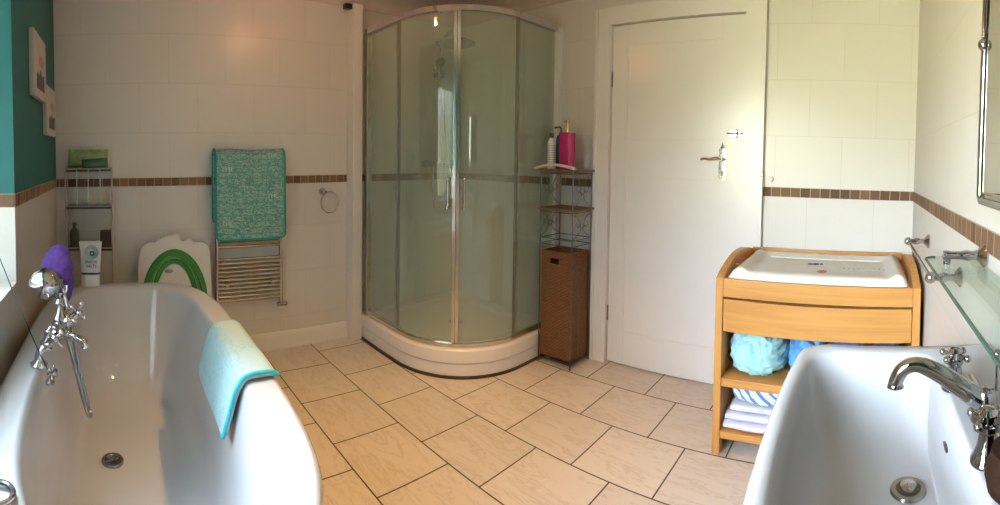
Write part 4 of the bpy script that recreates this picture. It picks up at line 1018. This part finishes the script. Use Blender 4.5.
b, z_ = crumple((-0.028, 2.02, 0.40), 0.082, 0.15, 0.096, 5.7)
bmesh.ops.translate(b, verts=b.verts, vec=(0, 0, 0.3185 - z_)); solo('crumpled_blanket', b, M_BLUE2, 'dark blue crumpled cloth on the upper shelf behind the basin', 'blanket', 'cloths on the changing table shelves', 180)
b, z_ = crumple((0.135, 2.02, 0.40), 0.066, 0.15, 0.092, 2.2)
bmesh.ops.translate(b, verts=b.verts, vec=(0, 0, 0.3185 - z_)); solo('crumpled_blanket', b, M_NAVYC, 'navy cloth at the far right end of the upper shelf', 'blanket', 'cloths on the changing table shelves', 180)
def folded(x0, x1, y0, y1, z0, layers, th, seed):
    """a folded cloth: rounded layers joined by a fold at the front"""
    bm = new_bm()
    for k in range(layers):
        zc = z0 + th * (k + 0.5); j = random.Random(seed + k); ox = j.uniform(-0.008, 0.008); oy = j.uniform(-0.006, 0.006)
        rings = []
        for i in range(25):
            u = i / 24; x = x0 + ox + (x1 - x0) * u; e_ = min(u, 1 - u) * 24; s = 1 if e_ >= 2 else 0.80 + 0.1 * e_
            ring = []
            for q in range(24):
                a = 2 * PI * q / 24; c_, s_ = math.cos(a), math.sin(a)
                y = (y0 + y1) / 2 + oy + (y1 - y0) / 2 * math.copysign(abs(c_) ** 0.35, c_) * (0.97 + 0.03 * s); zz = th * 0.5 * math.copysign(abs(s_) ** 0.6, s_) * s
                zz *= 1 + 0.0; wv = 0.003 * noise.noise(Vector((x * 14, y * 10, k + seed)))
                ring.append(Vector((x, y + 0.006 * noise.noise(Vector((x * 12, zc * 30, seed))), zc + zz + wv)))
            rings.append(ring)
        quad_loft(bm, rings)
    zm = min(v.co.z for v in bm.verts); bmesh.ops.translate(bm, verts=bm.verts, vec=(0, 0, z0 - zm)); return bm
def stripe_material(name, c1, c2, pitch):
    m = mat(name, c1, 0.9); t = NT(m); o, vec = t.xyz()
    s = t.math('SINE', t.math('ADD', t.math('MULTIPLY', o[0], 2 * PI / pitch), t.math('MULTIPLY', o[2], 150)))
    t.l(t.mix(t.ramp(s, [(0.45, (0, 0, 0)), (0.55, (1, 1, 1))]), c1, c2), t.b.inputs['Base Color']); t.bump(t.noise(vec, 40), 0.3, 0.004)
    return m
M_STR = stripe_material('blue_white_stripe', (0.62, 0.68, 0.78), (0.13, 0.22, 0.46), 0.05)
M_PALE = noisy('pale_lilac_towel', (0.60, 0.60, 0.76), (0.68, 0.68, 0.82), 40, 0.9, 0.4)
solo('folded_towel', folded(-0.525, -0.26, 1.855, 2.20, 0.0985, 2, 0.034, 4), M_PALE, 'pale lilac folded towel at the bottom of the lower shelf pile', 'towel', 'cloths on the changing table shelves', 180)
solo('folded_towel', folded(-0.500, -0.25, 1.86, 2.20, 0.170, 1, 0.034, 9), noisy('cream_white_towel', (0.66, 0.68, 0.72), (0.58, 0.62, 0.70), 20, 0.9, 0.3), 'whitish folded towel in the middle of the lower shelf pile', 'towel', 'cloths on the changing table shelves', 180)
b, z_ = crumple((-0.385, 2.02, 0.235), 0.125, 0.15, 0.036, 6.3, 0.5, 0.18)
bmesh.ops.translate(b, verts=b.verts, vec=(0, 0, 0.2085 - z_)); solo('folded_towel', b, M_STR, 'blue and white striped cloth on top of the lower shelf pile', 'towel', 'cloths on the changing table shelves', 180)

# ---------------------------------------------------------------- basin
def rrect(x0, x1, y0, y1, r, z, bow=0.0, nc=8, ne=6):
    """r = radii at (x0,y0),(x1,y0),(x1,y1),(x0,y1)"""
    pts = []
    cs = [((x0, y0), PI, r[0]), ((x1, y0), 1.5 * PI, r[1]), ((x1, y1), 0, r[2]), ((x0, y1), 0.5 * PI, r[3])]
    sg = [(1, 1), (-1, 1), (-1, -1), (1, -1)]
    for i, ((cx_, cy_), a0, rr) in enumerate(cs):
        ccx, ccy = cx_ + sg[i][0] * rr, cy_ + sg[i][1] * rr
        arc = [(ccx + rr * math.cos(a0 + PI / 2 * k / nc), ccy + rr * math.sin(a0 + PI / 2 * k / nc)) for k in range(nc + 1)]
        if pts:
            p, q = pts[-1], arc[0]; pts += [(p[0] + (q[0] - p[0]) * k / ne, p[1] + (q[1] - p[1]) * k / ne) for k in range(1, ne)]
        pts += arc
    p, q = pts[-1], pts[0]; pts += [(p[0] + (q[0] - p[0]) * k / ne, p[1] + (q[1] - p[1]) * k / ne) for k in range(1, ne)]
    yc, hy = (y0 + y1) / 2, (y1 - y0) / 2; out = []
    for x, y in pts:
        f = max(0, 1 - ((y - yc) / hy) ** 2) * max(0, min(1, (x1 - x) / (x1 - x0)))
        out.append(Vector((x - bow * f, y, z)))
    return out
SXF, SXB, SYN, SYF, SZ = -0.104, XC - 0.002, 0.385, 0.925, 0.852
sink = thing('washbasin', 'large white ceramic basin fixed to the right wall below the glass shelf', 'washbasin', (0.15, 0.64, 0))
b = new_bm(); s4 = lambda a, c_: (a, c_, c_, a)
R = [rrect(SXF + 0.16, SXB, SYN + 0.17, SYF - 0.17, s4(0.05, 0.01), SZ - 0.20, 0.01),
     rrect(SXF + 0.07, SXB, SYN + 0.07, SYF - 0.07, s4(0.07, 0.01), SZ - 0.17, 0.014),
     rrect(SXF + 0.02, SXB, SYN + 0.02, SYF - 0.02, s4(0.07, 0.01), SZ - 0.09, 0.014),
     rrect(SXF + 0.012, SXB, SYN + 0.012, SYF - 0.012, s4(0.06, 0.01), SZ - 0.035, 0.014),
     rrect(SXF, SXB, SYN, SYF, s4(0.055, 0.01), SZ - 0.022, 0.014), rrect(SXF, SXB, SYN, SYF, s4(0.055, 0.01), SZ - 0.008, 0.014),
     rrect(SXF + 0.006, SXB, SYN + 0.006, SYF - 0.006, s4(0.050, 0.01), SZ, 0.014),
     rrect(SXF + 0.020, SXB - 0.118, SYN + 0.030, SYF - 0.030, s4(0.055, 0.05), SZ, 0.014),
     rrect(SXF + 0.026, SXB - 0.126, SYN + 0.038, SYF - 0.038, s4(0.06, 0.05), SZ - 0.007, 0.014),
     rrect(SXF + 0.034, SXB - 0.136, SYN + 0.055, SYF - 0.055, s4(0.065, 0.05), SZ - 0.035, 0.013),
     rrect(SXF + 0.052, SXB - 0.142, SYN + 0.085, SYF - 0.085, s4(0.07, 0.05), SZ - 0.085, 0.022),
     rrect(SXF + 0.080, SXB - 0.146, SYN + 0.13, SYF - 0.13, s4(0.07, 0.04), SZ - 0.112, 0.012),
     rrect(SXF + 0.12, SXB - 0.150, SYN + 0.20, SYF - 0.20, s4(0.03, 0.02), SZ - 0.117, 0.004)]
quad_loft(b, R); part('basin_bowl', b, M_CERAMIC, sink, sharp=60)
b = new_bm(); R = [[Vector((0.175 + a * math.cos(2 * PI * k / 32), 0.6375 + c_ * math.sin(2 * PI * k / 32), z)) for k in range(32)] for a, c_, z in ((0.092, 0.12, 0.0), (0.09, 0.115, 0.03), (0.075, 0.09, 0.10), (0.07, 0.08, 0.4), (0.08, 0.10, 0.60), (0.09, 0.12, 0.665))]
quad_loft(b, R); part('pedestal', b, M_CERAMIC, sink, sharp=60)
b = new_bm(); sdx, sdy, sdz = 0.083, 0.676, SZ - 0.1165
lathe(b, [(0, 0.001), (0.016, 0.001), (0.018, 0.004), (0.025, 0.004), (0.027, 0.0), (0, 0)], (sdx, sdy, sdz), seg=28); sdr = part('drain', b, M_CHROME_D, sink)
b = new_bm(); lathe(b, [(0, 0), (0.0175, 0), (0.0175, 0.002), (0.0, 0.004)], (sdx, sdy, sdz + 0.002), seg=24); part('drain_plug', b, M_DARK, sdr)
b = new_bm(); lathe(b, [(0, 0), (0.013, 0), (0.012, 0.005), (0, 0.007)], (sdx, sdy, sdz + 0.004), seg=20); part('plug_top', b, M_CHROME, sdr)
b = new_bm(); prism(b, [(0.1305, 0.655 + 0.013 * math.cos(2 * PI * k / 16), SZ - 0.043 + 0.004 * math.sin(2 * PI * k / 16)) for k in range(16)], (0.004, 0, 0)); part('overflow_slot', b, M_CHROME_D, sink)
# basin mixer
tp = thing('basin_mixer_tap', 'chrome basin mixer with swan neck spout and two cross handles', 'tap', (0.205, 0.64, SZ))
for y_, x_ in ((0.548, 0.162), (0.742, 0.160)):
    b = new_bm(); lathe(b, [(0, 0), (0.021, 0), (0.021, 0.004), (0.017, 0.010), (0.0125, 0.022), (0.011, 0.036), (0.014, 0.040), (0.014, 0.046), (0.008, 0.048)], (x_, y_, SZ - 0.0005), seg=20)
    part('valve_stem', b, M_CHROME, tp)
    b = new_bm(); cross_head(b, (x_, y_, SZ + 0.052), (0, 0, 1), 0.027, 0.0055); part('cross_handle', b, M_CHROME, tp)
b = new_bm()
sweep(b, [(0.184, 0.550, SZ + 0.014), (0.184, 0.60, SZ + 0.016), (0.184, 0.64, SZ + 0.018), (0.184, 0.69, SZ + 0.016), (0.184, 0.735, SZ + 0.014)], [0.010, 0.010, 0.016, 0.010, 0.010], 12)
lathe(b, [(0, 0), (0.021, 0), (0.021, 0.004), (0.018, 0.012), (0.017, 0.03), (0.013, 0.042), (0, 0.046)], (0.184, 0.64, SZ - 0.0005), seg=22)
part('tap_body', b, M_CHROME, tp)
b = new_bm(); pth = smooth_path([(0.186, 0.64, SZ + 0.022), (0.165, 0.642, SZ + 0.036), (0.135, 0.646, SZ + 0.056), (0.105, 0.650, SZ + 0.072), (0.085, 0.653, SZ + 0.077), (0.068, 0.655, SZ + 0.070), (0.059, 0.657, SZ + 0.054), (0.058, 0.657, SZ + 0.044)], 6)
rr = [0.0165 - 0.006 * min(1, i / (len(pth) * 0.55)) for i in range(len(pth))]; rr[-1] = rr[-2] = 0.0125; rr[-3] = 0.0115
sweep(b, pth, rr, 16); part('spout', b, M_CHROME, tp)
b = new_bm(); sweep(b, [(0.206, 0.660, SZ + 0.03), (0.206, 0.660, SZ + 0.078)], 0.0028, 8); ball(b, (0.206, 0.660, SZ + 0.083), 0.0075); part('plug_lever', b, M_CHROME, tp)
# brown pot at the near end of the basin
pot = thing('storage_jar', 'dark brown jar on the near back corner of the basin', 'jar', (0.184, 0.486, SZ))
b = new_bm(); lathe(b, [(0, 0), (0.032, 0), (0.038, 0.006), (0.041, 0.020), (0.039, 0.032), (0.034, 0.040), (0.0, 0.041)], (0.184, 0.486, SZ), seg=28); part('jar_body', b, M_LEATHER, pot)
b = new_bm(); lathe(b, [(0.034, 0), (0.035, 0.003), (0.034, 0.008), (0.012, 0.011), (0.007, 0.015), (0, 0.016)], (0.184, 0.486, SZ + 0.040), seg=28); part('lid', b, M_LEATHER, pot)

# ---------------------------------------------------------------- towel rail, glass shelf, mirror on the right wall
rail = thing('towel_rail', 'slim chrome towel rail on the right wall above the changing table end', 'towel rail', (XC, 1.5, 0.92))
xr, zr = 0.190, 0.918
b = new_bm(); sweep(b, [(xr, 1.215, zr), (xr, 1.805, zr)], 0.0055, 10); part('bar', b, M_CHROME, rail)
for y_ in (1.215, 1.805):
    b = new_bm(); lathe(b, [(0, 0), (0.026, 0), (0.027, 0.004), (0.020, 0.010), (0.010, 0.020), (0.0085, 0.032), (0.013, 0.045), (0.011, 0.056), (0.009, 0.066), (0.009, XC - xr)], (XC - 0.0005, y_, zr), (-1, 0, 0), 20)
    ball(b, (xr, y_, zr), 0.0155, 3); part('bracket', b, M_CHROME, rail)
gs = thing('glass_shelf', 'clear green glass shelf on chrome brackets above the basin', 'glass shelf', (XC, 0.7, 0.985))
GZ = 0.996; xg = 0.152
pg = []
def arc2(cx_, cy_, r, a0, a1, n=8): return [(cx_ + r * math.cos(a0 + (a1 - a0) * k / n), cy_ + r * math.sin(a0 + (a1 - a0) * k / n)) for k in range(n + 1)]
poly = [(XC - 0.006, 0.400), ] + list(reversed(arc2(xg + 0.025, 0.425, 0.025, PI, 1.5 * PI))) + list(reversed(arc2(xg + 0.025, 1.045, 0.025, PI / 2, PI))) + [(XC - 0.006, 1.070)]
b = new_bm(); plan_prism(b, poly, GZ, GZ + 0.006); part('glass_pane', b, M_SHELF_GLASS, gs)
b = new_bm(); front = [p for p in poly if p[0] < XC - 0.01]
sweep(b, [(p[0] - 0.0006, p[1], GZ + 0.003) for p in front], 0.0030, 8); part('glass_edge', b, M_GLASS_EDGE, gs, 'dark green polished edge')
for y_ in (0.98, 0.49):
    b = new_bm(); lathe(b, [(0, 0), (0.026, 0), (0.027, 0.004), (0.021, 0.010), (0.011, 0.018), (0.009, 0.030), (0.012, 0.040), (0.009, 0.055), (0.0085, 0.075), (0.011, 0.085), (0.0105, 0.092), (0, 0.095)], (XC - 0.0005, y_, GZ + 0.024), (-1, 0, 0), 20)
    lathe(b, [(0.008, 0), (0.008, 0.019)], (xg + 0.035, y_, GZ + 0.006)); part('bracket', b, M_CHROME, gs)
mr = thing('wall_mirror', 'tall mirror in a rounded chrome frame high on the right wall', 'mirror', (XC, 0.6, 1.14))
MY0, MY1, MZ0, MZ1, xm = 0.30, 0.922, 1.142, 1.640, 0.240
b = new_bm()
ring = [(xm, MY1 - 0.012, MZ0), (xm, MY1, MZ0 + 0.012), (xm, MY1, MZ1 - 0.012), (xm, MY1 - 0.012, MZ1), (xm, MY0 + 0.012, MZ1), (xm, MY0, MZ1 - 0.012), (xm, MY0, MZ0 + 0.012), (xm, MY0 + 0.012, MZ0)]
sweep(b, ring, 0.0085, 12, True); i_ = 0.016
sweep(b, [(xm, MY1 - i_, MZ0 + i_), (xm, MY1 - i_, MZ1 - i_), (xm, MY0 + i_, MZ1 - i_), (xm, MY0 + i_, MZ0 + i_)], 0.0045, 8, True)
for z_ in (1.46, 1.30 - 0.0): pass
ball(b, (xm - 0.002, MY1, 1.455), 0.0135, 3); ball(b, (xm - 0.002, MY0, 1.455), 0.0135, 3)
part('mirror_frame', b, M_CHROME, mr)
b = new_bm(); box(b, xm - 0.001, xm + 0.005, MY0 + i_, MY1 - i_, MZ0 + i_, MZ1 - i_); part('mirror_glass', b, M_MIRROR, mr)
for y_ in (MY0 + 0.05, MY1 - 0.05):
    for z_ in (MZ0 + 0.06, MZ1 - 0.06): part('wall_mount', lathe(new_bm(), [(0.010, 0), (0.010, XC - xm - 0.005)], (XC, y_, z_), (-1, 0, 0), 12), M_CHROME_D, mr)
